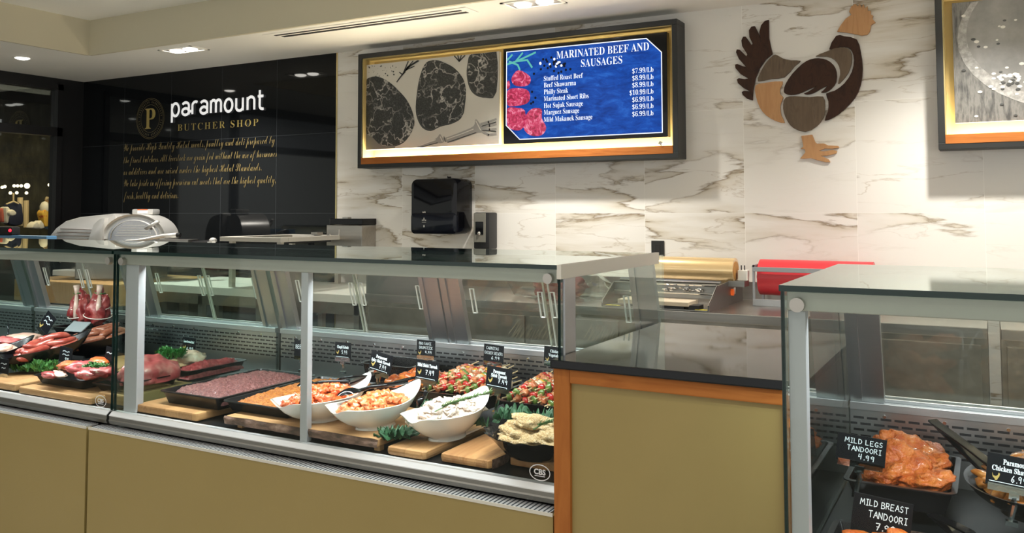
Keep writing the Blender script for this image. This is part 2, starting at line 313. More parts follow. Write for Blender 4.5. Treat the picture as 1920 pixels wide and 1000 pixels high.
STROKES = {'A': [[(0, 0), (.35, 1), (.7, 0)], [(.13, .38), (.57, .38)]], 'B': [[(0, 0), (0, 1), (.45, .95), (.5, .75), (.4, .55), (0, .52)], [(.4, .52), (.6, .3), (.5, .05), (0, 0)]], 'C': [[(.6, .85), (.35, 1), (.08, .75), (.05, .3), (.3, 0), (.6, .12)]],
 'D': [[(0, 0), (0, 1), (.4, .9), (.6, .5), (.42, .1), (0, 0)]], 'E': [[(.55, 1), (0, 1), (0, 0), (.58, 0)], [(0, .52), (.45, .52)]], 'G': [[(.6, .85), (.3, 1), (.05, .7), (.05, .3), (.3, 0), (.6, .1), (.6, .42), (.35, .42)]], 'H': [[(0, 0), (0, 1)], [(.55, 0), (.55, 1)], [(0, .5), (.55, .5)]],
 'I': [[(.05, 1), (.45, 1)], [(.25, 1), (.25, 0)], [(.05, 0), (.45, 0)]], 'K': [[(0, 0), (0, 1)], [(.55, 1), (0, .45), (.6, 0)]], 'L': [[(0, 1), (0, 0), (.5, 0)]], 'M': [[(0, 0), (.1, 1), (.4, .35), (.7, 1), (.8, 0)]], 'N': [[(0, 0), (0, 1), (.55, 0), (.55, 1)]],
 'O': [[(.32, 1), (.05, .7), (.05, .3), (.32, 0), (.6, .3), (.6, .7), (.32, 1)]], 'P': [[(0, 0), (0, 1), (.45, .95), (.52, .72), (.4, .5), (0, .48)]], 'Q': [[(.32, 1), (.05, .7), (.05, .3), (.32, 0), (.6, .3), (.6, .7), (.32, 1)], [(.4, .2), (.65, -.1)]], 'R': [[(0, 0), (0, 1), (.45, .95), (.5, .72), (.4, .52), (0, .48)], [(.25, .48), (.58, 0)]],
 'S': [[(.52, .88), (.3, 1), (.06, .8), (.15, .58), (.45, .42), (.52, .2), (.3, 0), (.03, .12)]], 'T': [[(0, 1), (.6, 1)], [(.3, 1), (.3, 0)]], 'U': [[(0, 1), (.03, .25), (.28, 0), (.52, .25), (.55, 1)]], 'W': [[(0, 1), (.18, 0), (.4, .6), (.6, 0), (.8, 1)]],
 '4': [[(.1, 1), (.02, .45), (.5, .45)], [(.45, 1), (.4, 0)]], '9': [[(.5, .75), (.3, 1), (.05, .8), (.12, .52), (.5, .6), (.5, .9), (.42, 0)]], '7': [[(0, 1), (.55, 1), (.2, 0)], [(.12, .5), (.45, .5)]], '6': [[(.42, 1), (.1, .5), (.05, .2), (.28, 0), (.5, .2), (.4, .45), (.1, .35)]], '5': [[(.5, 1), (.1, 1), (.05, .58), (.42, .55), (.5, .2), (.25, 0), (0, .1)]], '.': [[(.1, 0), (.16, .06)]], ' ': []}
def ribbon(b, pts, w):
    for (x0, z0), (x1, z1) in zip(pts, pts[1:]):
        L = math.hypot(x1-x0, z1-z0) or 1; ux, uz = (x1-x0)/L*w/2, (z1-z0)/L*w/2
        b.add([(x0-ux*.6+uz, 0, z0-uz*.6-ux), (x1+ux*.6+uz, 0, z1+uz*.6-ux), (x1+ux*.6-uz, 0, z1+uz*.6+ux), (x0-ux*.6-uz, 0, z0-uz*.6+ux)], [(0, 1, 2, 3)])
def hand(t, height, width=None, seed=1, w=.13):
    rn = random.Random(seed); b = MB(); x = 0
    for ch in t:
        j = rn.uniform(-.05, .05); st = STROKES.get(ch, [])
        for s in st: ribbon(b, [(x+px, pz+j+px*.04) for px, pz in s], w)
        x += {'M': 1.05, ' ': .5, '.': .35, 'I': .68, 'W': 1.05}.get(ch, .85)
    s = height; sx = s if not width else width/(x-.25)
    b.v = [((q[0]-(x-.25)/2)*sx, q[1], q[2]*s) for q in b.v]; return b
# ------------------------------------------------------------------ room shell
CEIL = 2.595; UP = 2.86; XL = -4.77; CX = -3.5; CY = -.84
b = MB(); b.box(XL-.1, -1.803, 0, .12, 0, CEIL+.1, 1).box(-1.803, 4.9, 0, .12, 0, CEIL+.1, 0); struct(b.build('wall_back', [M['marble'], M['blacktile']]))
struct(MB().box(-1.806, -1.795, -.004, .0, 0, CEIL).build('trim_1', M['brass']))
struct(MB().box(XL-.3, 6, -7.5, .1, -.05, 0).build('floor', M['floor']))
b = MB()
b.box(XL-.1, 6, CY, .1, CEIL, CEIL+.04, 0).box(XL-.1, CX, -7.5, CY, CEIL, CEIL+.04, 0)
b.box(CX, 6, -7.5, CY, UP, UP+.04, 0); b.box(CX-.0, 6, CY-.004, CY+.02, CEIL-.001, UP, 1).box(CX-.02, CX+.004, -7.5, CY-.004, CEIL-.001, UP, 1)  # coffer faces in a darker beige than the flat ceiling
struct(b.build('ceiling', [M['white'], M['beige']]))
# left wall: black shopfront framing with two tiers of glass
yr = P(116, 200, X=XL).y; zt = P(60, 152, X=XL).z; z1 = P(112, 240, X=XL).z; z2 = P(112, 256, X=XL).z; z0 = 1.02
b = MB(); b.box(XL-.1, XL, yr, 0, 0, CEIL).box(XL-.1, XL, -7.5, yr, zt, CEIL).box(XL-.1, XL, -7.5, yr, 0, z0)
struct(b.build('wall_left', M['black']))
wf = struct(empty('window_1')); y2 = yr-1.6
b = MB()
for (ya, yb, za, zb) in ((yr-.05, yr+.0, z0, zt), (-7.4, yr, z1-.0, z2), (-7.4, yr, zt-.05, zt), (-7.4, yr, z0, z0+.04), (y2-.05, y2, z0, zt)): b.box(XL-.08, XL+.02, ya, yb, min(za, zb), max(za, zb))
b.build('window_frame', M['black'], wf)
MB().box(XL-.035, XL-.028, -7.4, yr, z1, zt).build('upper_pane', glass('shop_glass', (.45, .47, .50), .22), wf)
MB().box(XL-.035, XL-.028, -7.4, yr, z0, z2).build('lower_pane', glass('shop_glass_low', (.80, .82, .80), .05), wf)
# ------------------------------------------------------------------ ceiling fixtures
def downlight(x, y, z, label, twin=True):
    t = empty('downlight', (x, y, z), 0, label, 'ceiling light', 'ceiling downlights')
    f = MB()
    if twin:
        a, c = .17, .09; f.box(-a, a, -c, -c+.018, -.006, .004).box(-a, a, c-.018, c, -.006, .004).box(-a, -a+.018, -c, c, -.006, .004).box(a-.018, a, -c, c, -.006, .004); f.build('trim_frame', M['white'], t)
        MB().box(-a+.018, a-.018, -c+.018, c-.018, -.001, .003).build('recess', mat('recess_black', (.3, .28, .25), .6), t)
        for k in (-1, 1): MB().ball((k*.07, 0, -.004), .05, 14, sc=(1, 1, .3)).build('lamp_bulb', M['bulb'], t, smooth=True)
    else:
        f.grid(lambda u, v: ((.055+.015*v)*math.cos(u*2*math.pi), (.055+.015*v)*math.sin(u*2*math.pi), -.006+.006*v), 24, 2, closed_u=True); f.build('trim_ring', M['white'], t)
        MB().ball((0, 0, -.002), .05, 14, sc=(1, 1, .3)).build('lamp_bulb', M['bulb'], t, smooth=True)
    return t
downlight(*WALL_SPOTS[0], CEIL, 'square twin ceiling downlight above the black sign wall')
downlight(*WALL_SPOTS[1], CEIL, 'twin ceiling downlight above the menu screen frame, at the top edge')
downlight(*WALL_SPOTS[2], CEIL, 'twin ceiling downlight over the wall right of the wooden rooster')
downlight(-4.025, -1.033, CEIL, 'small round ceiling downlight near the dark shop window', False)
for x, y in FILL_SPOTS: downlight(x, y, UP, 'added unseen round downlight in the raised ceiling over the customer side', False)
vx0, vx1 = -1.80, -.20
v = empty('ceiling_vent', ((vx0+vx1)/2, -.69, CEIL), 0, 'long slotted linear air vent in the white ceiling', 'vent'); h = (vx1-vx0)/2
MB().box(-h, h, -.075, .075, -.004, .002).build('vent_frame', M['white'], v, bevel=.001)
MB().box(-h+.07, h-.06, -.036, -.016, -.0065, -.002).box(-h+.09, h-.05, .012, .044, -.0065, -.002).build('air_slot', M['blackmatte'], v)
# ------------------------------------------------------------------ wall lettering
def walltext(name, body, xa, xb, ya, Yp, mt, parent=None, bold=0, hpx=None, spacing=1):
    a = P(xa, ya, Y=Yp); c = P(xb, ya, Y=Yp); w = c.x-a.x
    hh = None
    if hpx: hh = P(xa, ya-hpx, Y=Yp).z-a.z
    t = text_mesh(body, w, hh, bold=bold, spacing=spacing); shift(t, a.x, Yp, a.z)
    if parent: t.v = [tuple(Vector(q)-Vector(parent.location)) for q in t.v]
    return t.build(name, mt, parent)
SG = -.003
a0 = P(322, 219.6, Y=SG); a1 = P(498, 208, Y=SG); xh = P(324, 194, Y=SG).z-P(324, 219.6, Y=SG).z
sgn = empty('shop_sign', (a0.x, -.012, a0.z), 0, 'white rounded shop name letters on the black wall', 'sign')
def arc(cx, cz, rx, rz, a, e, n=10): return [(cx+rx*math.cos(R(a+(e-a)*i/n)), cz+rz*math.sin(R(a+(e-a)*i/n))) for i in range(n+1)]
LT = {'p': [[(.08, -.42), (.08, .95)], arc(.36, .5, .28, .46, 180, -180, 20)], 'a': [arc(.34, .72, .26, .24, 150, 0)+[(.60, .08)], arc(.34, .30, .26, .24, 0, 360, 16)], 'r': [[(.08, .08), (.08, .70)]+arc(.32, .70, .24, .26, 180, 60)],
      'm': [[(.08, .06), (.08, .94)], arc(.27, .68, .19, .27, 180, 0)+[(.46, .06)], arc(.65, .68, .19, .27, 180, 0)+[(.84, .06)]], 'o': [arc(.34, .5, .28, .44, 0, 360, 24)], 'u': [[(.08, .94), (.08, .32)]+arc(.32, .32, .24, .26, 180, 360)+[(.56, .94)], [(.56, .4), (.56, .06)]], 'n': [[(.08, .06), (.08, .94)], arc(.32, .68, .24, .27, 180, 0)+[(.56, .06)]], 't': [[(.12, 1.35), (.12, .3)]+arc(.32, .28, .20, .22, 180, 290), [(.0, .94), (.36, .94)]]}
adv = {'m': 1.06, 'o': .82, 't': .5, 'r': .62, 'p': .82, 'a': .80, 'u': .82, 'n': .82}
x = 0; glyphs = []
for ch in 'paramount': glyphs.append((ch, x)); x += adv[ch]
sx = (a1.x-a0.x)/(x-.02)
bars = []
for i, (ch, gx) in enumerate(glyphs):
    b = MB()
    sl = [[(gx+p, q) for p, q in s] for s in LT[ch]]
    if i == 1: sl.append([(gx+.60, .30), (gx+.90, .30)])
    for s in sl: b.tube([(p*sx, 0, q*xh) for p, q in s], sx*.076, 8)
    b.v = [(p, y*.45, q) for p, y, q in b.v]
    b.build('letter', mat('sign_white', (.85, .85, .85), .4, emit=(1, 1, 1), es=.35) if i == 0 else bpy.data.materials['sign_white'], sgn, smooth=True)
o = walltext('butcher_shop_lettering', serif('BUTCHER SHOP'), 333, 484, 246, SG, M['inkgold'], hpx=12.5, spacing=1.3, bold=-.012); tag(o, 'gold capital lettering under the white shop name on black wall', 'lettering')
LINES = [('We provide High Quality Halal meats, poultry and deli prepared by', 232, 515, 284), ('the finest butchers. All livestock are grain fed without the use of hormones', 232, 519, 306.5), ('or additives and are raised under the highest Halal Standards.', 232, 490, 328.5), ('We take pride in offering premium cut meats that are the highest quality,', 232, 517, 350), ('fresh, healthy and delicious.', 232, 334, 373.5)]
par = empty('wall_paragraph', P(232, 330, Y=SG), 0, 'gold handwritten style paragraph of five lines on black wall', 'lettering')
for t, xa, xb, ya in LINES: walltext('text_line', script(t), xa, xb, ya, SG, M['inkscript'], par, hpx=13.5, bold=-.011)
ec = P(281.6, 222.5, Y=SG); er = P(281.6, 184.5, Y=SG).z-ec.z
em = empty('emblem', ec, 0, 'round gold emblem with a letter P on black wall', 'emblem')
b = MB()
for rr in (1.0, .93, .68):
    b.grid(lambda u, v, rr=rr: (er*(rr+.018*(v-.5))*math.cos(u*2*math.pi), 0, er*(rr+.018*(v-.5))*math.sin(u*2*math.pi)), 48, 2, closed_u=True)
for k in range(44):
    a = k/44*2*math.pi
    if k % 11 in (0,): continue
    b.box(-.0022, .0022, 0, .0004, er*.76, er*.86, M=Matrix.Rotation(a, 4, 'Y'))
b.build('ring', mat('dim_gold_ink', (.16, .125, .05), .5), em)
shift(text_mesh(serif('P'), er*.75, er*1.0, align='CENTER'), 0, 0, -er*.5).build('letter_mark', M['inkgold'], em)
# ------------------------------------------------------------------ framed menu and pictures
M['frame'] = mat('charcoal_steel', (.016, .017, .016), .45, .1); M['goldback'] = mat('gold_backing', (.42, .33, .14), .45, .2); M['led'] = mat('led_strip', (1, 1, 1), .3, emit=(1, .87, .62), es=44)
def wallframe(xa, xb, za, zb, label):
    t = empty('wall_light_box', (xa, 0, za), 0, label, 'wall frame'); w = xb-xa; h = zb-za; d = -.15; k = .032
    MB().box(0, w, d, -.001, 0, k).box(0, w, d, -.001, h-k, h).box(0, k, d, -.001, k, h-k).box(w-k, w, d, -.001, k, h-k).build('outer_frame', M['frame'], t, bevel=.002)
    MB().box(k, w-k, -.012, -.002, k, h-k).build('back_panel', M['goldback'], t)
    g = .006; MB().box(k, k+g, d+.01, -.012, k, h-k).box(w-k-g, w-k, d+.01, -.012, k, h-k).box(k, w-k, d+.01, -.012, h-k-g, h-k).build('gold_liner', M['goldback'], t)
    MB().box(k, w-k, d-.002, d+.016, k-.004, k+.042).build('wood_lip', M['cherryh'], t, bevel=.001)
    MB().box(k+.01, w-k-.01, -.105, -.04, k+.002, k+.012).build('led_strip', M['led'], t); return t
FX0, FX1, FZ0, FZ1 = -1.482, .862, 1.717, 2.53
wallframe(FX0, FX1, FZ0, FZ1, 'long charcoal wall frame with glowing gold inside, holding the menu screen')
wallframe(2.206, 4.55, FZ0, FZ1, 'charcoal wall frame with gold glow cut off at the top right corner')
# steak photograph
PY = -.100
c00 = P(686, 281.5, Y=PY); c11 = P(935.7, 96, Y=PY)
pic = empty('steak_picture', (c00.x, PY, c00.z), 0, 'grey photograph panel of three raw steaks and a fork', 'picture')
pw, ph = c11.x-c00.x, c11.z-c00.z
MB().box(0, pw, 0, .03, 0, ph).build('panel', [mat('print_ground', (.56, .54, .48), .5)], pic, bevel=.001)
def pz(x, y): q = P(640+x*.35417, 20+y*.35417, Y=PY); return (max(.002, min(pw-.002, q.x-c00.x)), max(.002, min(ph-.002, q.z-c00.z)))
def smoothpoly(pts, n=3):
    out = []; K = len(pts)
    for i in range(K):
        p0, p1, p2, p3 = (Vector(pts[(i+j-1) % K]) for j in range(4))
        for s in range(n):
            t = s/n; out.append(tuple(.5*((2*p1)+(p2-p0)*t+(2*p0-5*p1+4*p2-p3)*t*t+(3*p1-p0-3*p2+p3)*t**3)))
    return out
def clampp(pts, x1, z1): return [(max(.001, min(x1-.001, a)), max(.001, min(z1-.001, c))) for a, c in pts]
def strip(b, pts, w, f):
    q = [f(*p) for p in pts]
    bb = MB(); ribbon(bb, q, w); b.add([(v[0], -.0026, v[2]) for v in bb.v], bb.f)
def flat(pts, y): b = MB(); b.prism(pts, y-.0008, y, 'y'); return b
m, nt, bs_ = _m('print_steak'); vv = coords(nt); vo = nt.nodes.new('ShaderNodeTexVoronoi'); vo.feature = 'DISTANCE_TO_EDGE'; vo.inputs['Scale'].default_value = 7.5
wv = nt.nodes.new('ShaderNodeVectorMath'); wv.operation = 'ADD'; nn = nt.nodes.new('ShaderNodeTexNoise'); nn.inputs['Scale'].default_value = 14; nt.links.new(vv, nn.inputs['Vector']); sc_ = nt.nodes.new('ShaderNodeVectorMath'); sc_.operation = 'SCALE'; sc_.inputs['Scale'].default_value = .22; nt.links.new(nn.outputs['Color'], sc_.inputs[0]); nt.links.new(vv, wv.inputs[0]); nt.links.new(sc_.outputs[0], wv.inputs[1]); nt.links.new(wv.outputs[0], vo.inputs['Vector'])
msk = ramp(nt, noise(nt, vv, 5, 3), [(.38, (0, 0, 0)), (.6, (1, 1, 1))]); vein = math_(nt, 'MULTIPLY', ramp(nt, vo.outputs['Distance'], [(0, (1, 1, 1)), (.03, (.4,)*3), (.07, (0, 0, 0))]), msk); fine = ramp(nt, noise(nt, vv, 130, 3), [(.4, (.016, .017, .016)), (.62, (.038, .04, .037)), (.75, (.13, .13, .12))])
nt.links.new(mix(nt, vein, fine, (.52, .50, .46)), bs_.inputs['Base Color']); bs_.inputs['Roughness'].default_value = .5; M['printsteak'] = m
M['printdark'] = mat('print_dark', (.045, .046, .043), .5); M['printmid'] = mat('print_mid', (.16, .155, .14), .5); M['printlight'] = mat('print_light', (.62, .60, .54), .5); M['printgrey'] = noisy('print_grey', [(.35, (.10, .10, .095)), (.5, (.33, .32, .29)), (.62, (.07, .07, .066))], 14, .5, bs=0, stretch=(.4, 1, 3))
ST1 = [(150, 355), (195, 350), (250, 375), (300, 420), (345, 470), (375, 530), (388, 590), (375, 640), (335, 690), (280, 712), (215, 715), (165, 670), (130, 640), (130, 500), (132, 380)]
ST2 = [(450, 275), (500, 262), (545, 275), (600, 305), (645, 360), (660, 420), (655, 500), (640, 560), (590, 590), (530, 605), (480, 628), (435, 610), (408, 560), (400, 500), (410, 400), (425, 330)]
ST3 = [(690, 225), (760, 218), (822, 212), (822, 430), (775, 452), (720, 440), (685, 400), (670, 330), (675, 270)]
for st in (ST1, ST2, ST3):
    flat(clampp([pz(*q) for q in smoothpoly([(x-6, y+10) for x, y in st], 3)], pw, ph), -.0006).build('printed_shade', M['printdark'], pic)
    flat(clampp([pz(*q) for q in smoothpoly(st, 3)], pw, ph), -.0016).build('printed_steak', M['printsteak'], pic)
flat(clampp([pz(*q) for q in ((130, 640), (165, 670), (215, 715), (285, 716), (285, 728), (130, 738))], pw, ph), -.001).build('printed_shade', M['printmid'], pic)
b = MB()
for k in range(9): strip(b, [(350-k*3, 300+k*5), (405-k*12+(k % 2)*18, 265+k*10-(k % 3)*9)], .008, pz)
strip(b, [(295, 378), (330, 330), (355, 270)], .010, pz)
for dx in (600, 618, 636, 655): strip(b, [(625, 268), (dx, 238)], .009, pz)
b.build('printed_rosemary', M['printdark'], pic)
M['printsilver'] = mat('print_silver', (.30, .29, .27), .5)
for q in ([(400, 722), (455, 702), (505, 675), (520, 655), (530, 662), (545, 692), (530, 702), (512, 703), (460, 716), (420, 730)], [(540, 674), (562, 670), (640, 640), (700, 612), (710, 578), (720, 580), (735, 600), (748, 625), (742, 645), (715, 648), (650, 672), (580, 698), (548, 692)]):
    flat(clampp([pz(*p) for p in smoothpoly(q, 3)], pw, ph), -.0012).build('printed_fork', M['printsilver'], pic)
b = MB()
for q in ([(740, 600), (780, 590), (820, 575)], [(745, 618), (785, 610), (820, 602)], [(745, 640), (780, 658), (820, 652)], [(742, 628), (785, 630), (820, 627)]): strip(b, q, .014, pz)
b.build('printed_tines', M['printsilver'], pic); b = MB()
for q in ([(415, 715), (500, 684)], [(560, 680), (640, 652), (700, 628)], [(525, 668), (536, 692)], [(714, 585), (738, 632)]): strip(b, q, .006, pz)
b.v = [(x, y-.0006, z) for x, y, z in b.v]; b.build('printed_shine', M['printlight'], pic); b = MB()
for q in ([(420, 726), (510, 700)], [(565, 698), (650, 668), (715, 646)], [(545, 668), (552, 694)], [(745, 612), (820, 590)], [(748, 634), (820, 640)]): strip(b, q, .006, pz)
b.v = [(x, y-.0006, z) for x, y, z in b.v]; b.build('printed_shade', M['printdark'], pic)
rn = random.Random(4); b = MB()
for k in range(34):
    q = pz(rn.uniform(140, 290), rn.uniform(288, 350)); r_ = rn.uniform(.001, .005); b.box(q[0]-r_, q[0]+r_, -.0012, -.0004, q[1]-r_, q[1]+r_)
b.build('printed_pepper', M['printdark'], pic)
# menu screen
SY = -.135
t00 = P(944, 270.5, Y=SY); t11 = P(1250, 59.5, Y=SY); tw, th = t11.x-t00.x, t11.z-t00.z
tv = empty('menu_screen', (t00.x, SY, t00.z), 0, 'blue lit menu screen listing marinated beef and sausage prices', 'screen')
MB().box(0, tw, 0, .05, 0, th).build('bezel', M['blackgloss'], tv, bevel=.003)
m, nt, bs_ = _m('screen_blue'); vv = coords(nt, (1, 1, 2.5), rot=(0, R(25), 0)); nz = noise(nt, vv, 9, 6, .7, .5); cl = ramp(nt, nz, [(.3, (.004, .022, .14)), (.55, (.007, .05, .27)), (.75, (.02, .11, .42))])
bs_.inputs['Base Color'].default_value = (0, 0, 0, 1); nt.links.new(cl, bs_.inputs['Emission Color']); bs_.inputs['Emission Strength'].default_value = 1.15; bs_.inputs['Roughness'].default_value = .35; bs_.inputs['Specular IOR Level'].default_value = .1; M['scrblue'] = m
def emis(n, c, s=1.0): return mat(n, (0, 0, 0), .4, spec=.1, emit=c, es=s)
M['scrw'] = emis('screen_white', (.85, .9, 1), 1); M['scrgreen'] = emis('screen_green', (.10, .42, .36), .9); M['scrblk'] = emis('screen_dark', (.004, .006, .014), 1)
m, nt, bs_ = _m('screen_meat'); vv = coords(nt); cl = ramp(nt, noise(nt, vv, 26, 4, .6, 1.5), [(.36, (.22, .004, .03)), (.52, (.52, .03, .10)), (.68, (.75, .25, .36))]); bs_.inputs['Base Color'].default_value = (0, 0, 0, 1); nt.links.new(cl, bs_.inputs['Emission Color']); bs_.inputs['Emission Strength'].default_value = .9; M['scrmeat'] = m
def tz(x, y): q = P(640+x*.35417, 20+y*.35417, Y=SY); return (q.x-t00.x, q.z-t00.z)
BD = [(876, 220), (1615, 147), (1695, 220), (1700, 645), (945, 682), (873, 608)]
flat([tz(*q) for q in BD], -.0005).build('screen_image', M['scrblue'], tv)
lx, lz = tz(876, 400)[0], 0
MEAT = [[(905, 350), (940, 315), (1000, 350), (990, 395), (930, 400), (905, 380)], [(878, 380), (890, 372), (893, 405), (878, 415)], [(880, 425), (930, 410), (985, 420), (1000, 455), (985, 490), (930, 505), (880, 500)], [(878, 520), (930, 515), (972, 530), (972, 600), (940, 635), (880, 612)], [(975, 560), (1010, 520), (1060, 522), (1062, 570), (1085, 620), (1060, 660), (1000, 660), (965, 620)]]
for q in MEAT: flat([(max(lx, a), c) for a, c in (tz(*r) for r in smoothpoly(q, 3))], -.0012).build('screen_meat', M['scrmeat'], tv)
b = MB()
for pts in ([(880, 285), (930, 268), (1028, 222)], [(930, 268), (985, 262), (1010, 300)], [(880, 262), (905, 235)], [(890, 270), (935, 288), (945, 312)], [(925, 268), (960, 225)]): strip(b, pts, .012, tz)
b.build('screen_herb', M['scrgreen'], tv)
b = MB(); b2 = MB(); rn = random.Random(9)
for k in range(30):
    x, y = rn.gauss(1140, 38), rn.gauss(280, 22); q = tz(x, y); (b if k % 3 else b2).ball((q[0], -.0012, q[1]), .009, 8, sc=(1, .05, 1))
for x, y in ((1057, 310), (1075, 292), (1213, 310), (1150, 330), (1020, 335), (1010, 430), (1028, 462), (1016, 485), (1005, 492)): q = tz(x, y); b.ball((q[0], -.0012, q[1]), .009, 8, sc=(1, .05, 1))
b.build('screen_peppercorns', M['scrblk'], tv); b2.build('screen_peppercorns', M['scrw'], tv)
b = MB(); ribbon(b, [tz(*q) for q in BD+BD[:1]], .0055); shift(b, 0, -.0015, 0).build('screen_border', M['scrw'], tv)
def stext(body, xa, xb, y, hpx=None, align='LEFT', bo=-.009):
    p, q = tz(xa, y), tz(xb, y); hh = tz(xa, y-hpx)[1]-p[1] if hpx else None
    shift(text_mesh(serif(body), q[0]-p[0], hh, bold=bo), p[0], -.002, p[1]).build('screen_text', M['scrw'], tv)
stext('MARINATED BEEF AND', 1140, 1630, 256, 40); stext('SAUSAGES', 1270, 1488, 299, 40)
for (t, xb, y), (pr, yp) in zip((('Stuffed Roast Beef', 1280, 373), ('Beef Shawarma', 1243, 408), ('Philly Steak', 1202, 444), ('Marinated Short Ribs', 1310, 480), ('Hot Sujuk Sausage', 1280, 517), ('Marguez Sausage', 1260, 552), ('Mild Makanek Sausage', 1330, 590)), (('$7.99/Lb', 333), ('$8.99/Lb', 371), ('$8.99/Lb', 408), ('$10.99/Lb', 448), ('$6.99/Lb', 485), ('$6.99/Lb', 523), ('$6.99/Lb', 561))):
    stext(t, 1073, xb, y, 26); stext(pr, 1527 if '10' in pr else 1541, 1653, yp, 27)
MB().tube([(tw*.96, -.02, -.045), (tw*.97, -.015, -.03)], .012, 8).build('cable_clip', M['chrome'], tv)
# second picture
d00 = P(1791, 231, Y=PY); d0t = P(1784.5, 9, Y=PY)
pc2 = empty('plate_picture', (d00.x, PY, d00.z), 0, 'grey photograph panel of peppercorns on a round wooden plate', 'picture'); w2 = 1.07; h2 = ph
MB().box(0, w2, 0, .03, 0, h2).build('panel', noisy('print_planks', [(.35, (.05, .05, .047)), (.55, (.17, .165, .15)), (.7, (.08, .08, .074))], 9, .5, bs=0, stretch=(5, 1, 1.0)), pc2, bevel=.001)
def yz(x, y): q = P(1720+x*.3, y*.3, Y=PY); return (q.x-d00.x, q.z-d00.z)
def ell(cx, cz, rx, rz, a=0, n=40): return [(cx+rx*math.cos(t)*math.cos(a)-rz*math.sin(t)*math.sin(a), cz+rx*math.cos(t)*math.sin(a)+rz*math.sin(t)*math.cos(a)) for t in (2*math.pi*i/n for i in range(n))]
c_ = (.62, .42)
flat(clampp(ell(*c_, .60, .40), w2, h2), -.0006).build('printed_plate_rim', noisy('print_rim', [(.4, (.22, .217, .20)), (.65, (.38, .37, .35))], 40, .5, bs=0), pc2)
flat(clampp(ell(c_[0]+.01, c_[1]+.02, .57, .37), w2, h2), -.0012).build('printed_plate', noisy('print_plate', [(.35, (.16, .158, .148)), (.65, (.25, .245, .23))], 6, .5, bs=0), pc2)
flat(clampp(ell(.62, .50, .30, .15), w2, h2), -.0018).build('printed_bowl', M['printdark'], pc2); flat(clampp(ell(.62, .545, .29, .09), w2, h2), -.0024).build('printed_bowl', M['printmid'], pc2)
rn = random.Random(3)
for nm, mt, n in (('printed_grain', M['printlight'], 44), ('printed_peppercorn', M['printdark'], 20)):
    b = MB()
    for k in range(n):
        x, y = (rn.gauss(590, 60), rn.gauss(500, 35)) if k % 3 else (rn.uniform(280, 660), rn.uniform(60, 730)); q = yz(x, y)
        if .01 < q[0] < w2-.01 and .01 < q[1] < h2-.01: b.ball((q[0], -.003, q[1]), rn.uniform(.005, .010), 8, sc=(1.2, .05, .8))
    b.build(nm, mt, pc2)
# wooden rooster
M['wtan'] = wood('tan_wood', (.44, .225, .10), (.52, .29, .135), (.38, .19, .08), (10, 10, 1.2), 3, .5); M['wdark'] = wood('dark_walnut', (.022, .009, .005), (.048, .019, .009), (.015, .006, .004), (6, 6, 3), 4, .4); M['wgrey'] = wood('grey_walnut', (.105, .075, .05), (.15, .108, .072), (.085, .06, .042), (9, 9, 1.5), 3, .5)
RST = {'tail': ('wdark', [(222,592),(190,583),(163,560),(157,543),(170,535),(205,538),(170,520),(135,490),(128,467),(140,460),(175,465),(195,462),(150,435),(120,400),(117,380),(130,375),(170,390),(182,392),(140,345),(123,305),(128,288),(145,290),(185,330),(190,318),(160,270),(155,235),(165,213),(180,212),(215,262),(222,255),(203,215),(200,175),(215,152),(235,150),(258,195),(268,225),(262,185),(272,145),(295,118),(318,113),(319,150),(320,220),(330,270),(341,315),(300,350),(265,400),(240,460),(225,530)]),
 'back': ('wgrey', [(340,322),(365,320),(400,340),(450,352),(508,355),(470,390),(410,455),(330,465),(248,480),(262,430),(295,370)]), 'rump': ('wtan', [(235,497),(300,480),(400,472),(385,515),(385,550),(403,570),(385,620),(392,680),(412,725),(360,715),(300,680),(260,630),(237,560)]),
 'wing': ('wdark', [(398,530),(410,490),(450,430),(510,370),(560,342),(610,335),(660,345),(700,375),(720,420),(718,480),(690,520),(655,543),(625,545),(640,530),(662,503),(620,525),(580,548),(540,557),(520,550),(545,540),(597,505),(540,530),(490,552),(440,560),(405,550)]),
 'shoulder': ('wgrey', [(585,328),(650,300),(700,280),(750,273),(785,282),(805,315),(805,370),(785,430),(750,475),(722,497),(735,440),(728,390),(700,350),(655,330)]),
 'breast': ('wdark', [(710,200),(760,203),(835,222),(860,300),(872,400),(860,500),(825,580),(760,650),(700,695),(640,718),(660,660),(662,600),(648,553),(700,535),(760,490),(805,420),(818,350),(808,300),(780,272),(730,268),(667,283)]),
 'belly': ('wgrey', [(412,568),(470,560),(560,566),(638,562),(652,620),(642,690),(600,745),(530,778),(460,755),(424,715),(400,660),(396,610)]),
 'head': ('wtan', [(714,187),(735,150),(765,110),(800,85),(786,68),(798,38),(822,20),(838,36),(850,20),(861,42),(873,22),(882,48),(896,34),(899,64),(915,62),(916,84),(930,92),(925,110),(944,132),(918,147),(910,185),(895,205),(860,210),(838,205),(770,192)]),
 'foot': ('wtan', [(505,795),(570,788),(588,832),(600,842),(640,840),(665,852),(725,855),(732,865),(690,872),(645,870),(612,884),(640,888),(690,878),(718,885),(714,900),(660,913),(622,914),(668,935),(678,952),(650,952),(600,940),(560,927),(520,932),(498,930),(520,905),(530,892),(525,874),(501,872),(518,858)])}
rc = P(1500, 160, Y=-.014); ro = empty('wooden_rooster', (rc.x, -.001, rc.z), 0, 'large wooden rooster wall art in dark, tan and grey pieces', 'wall art')
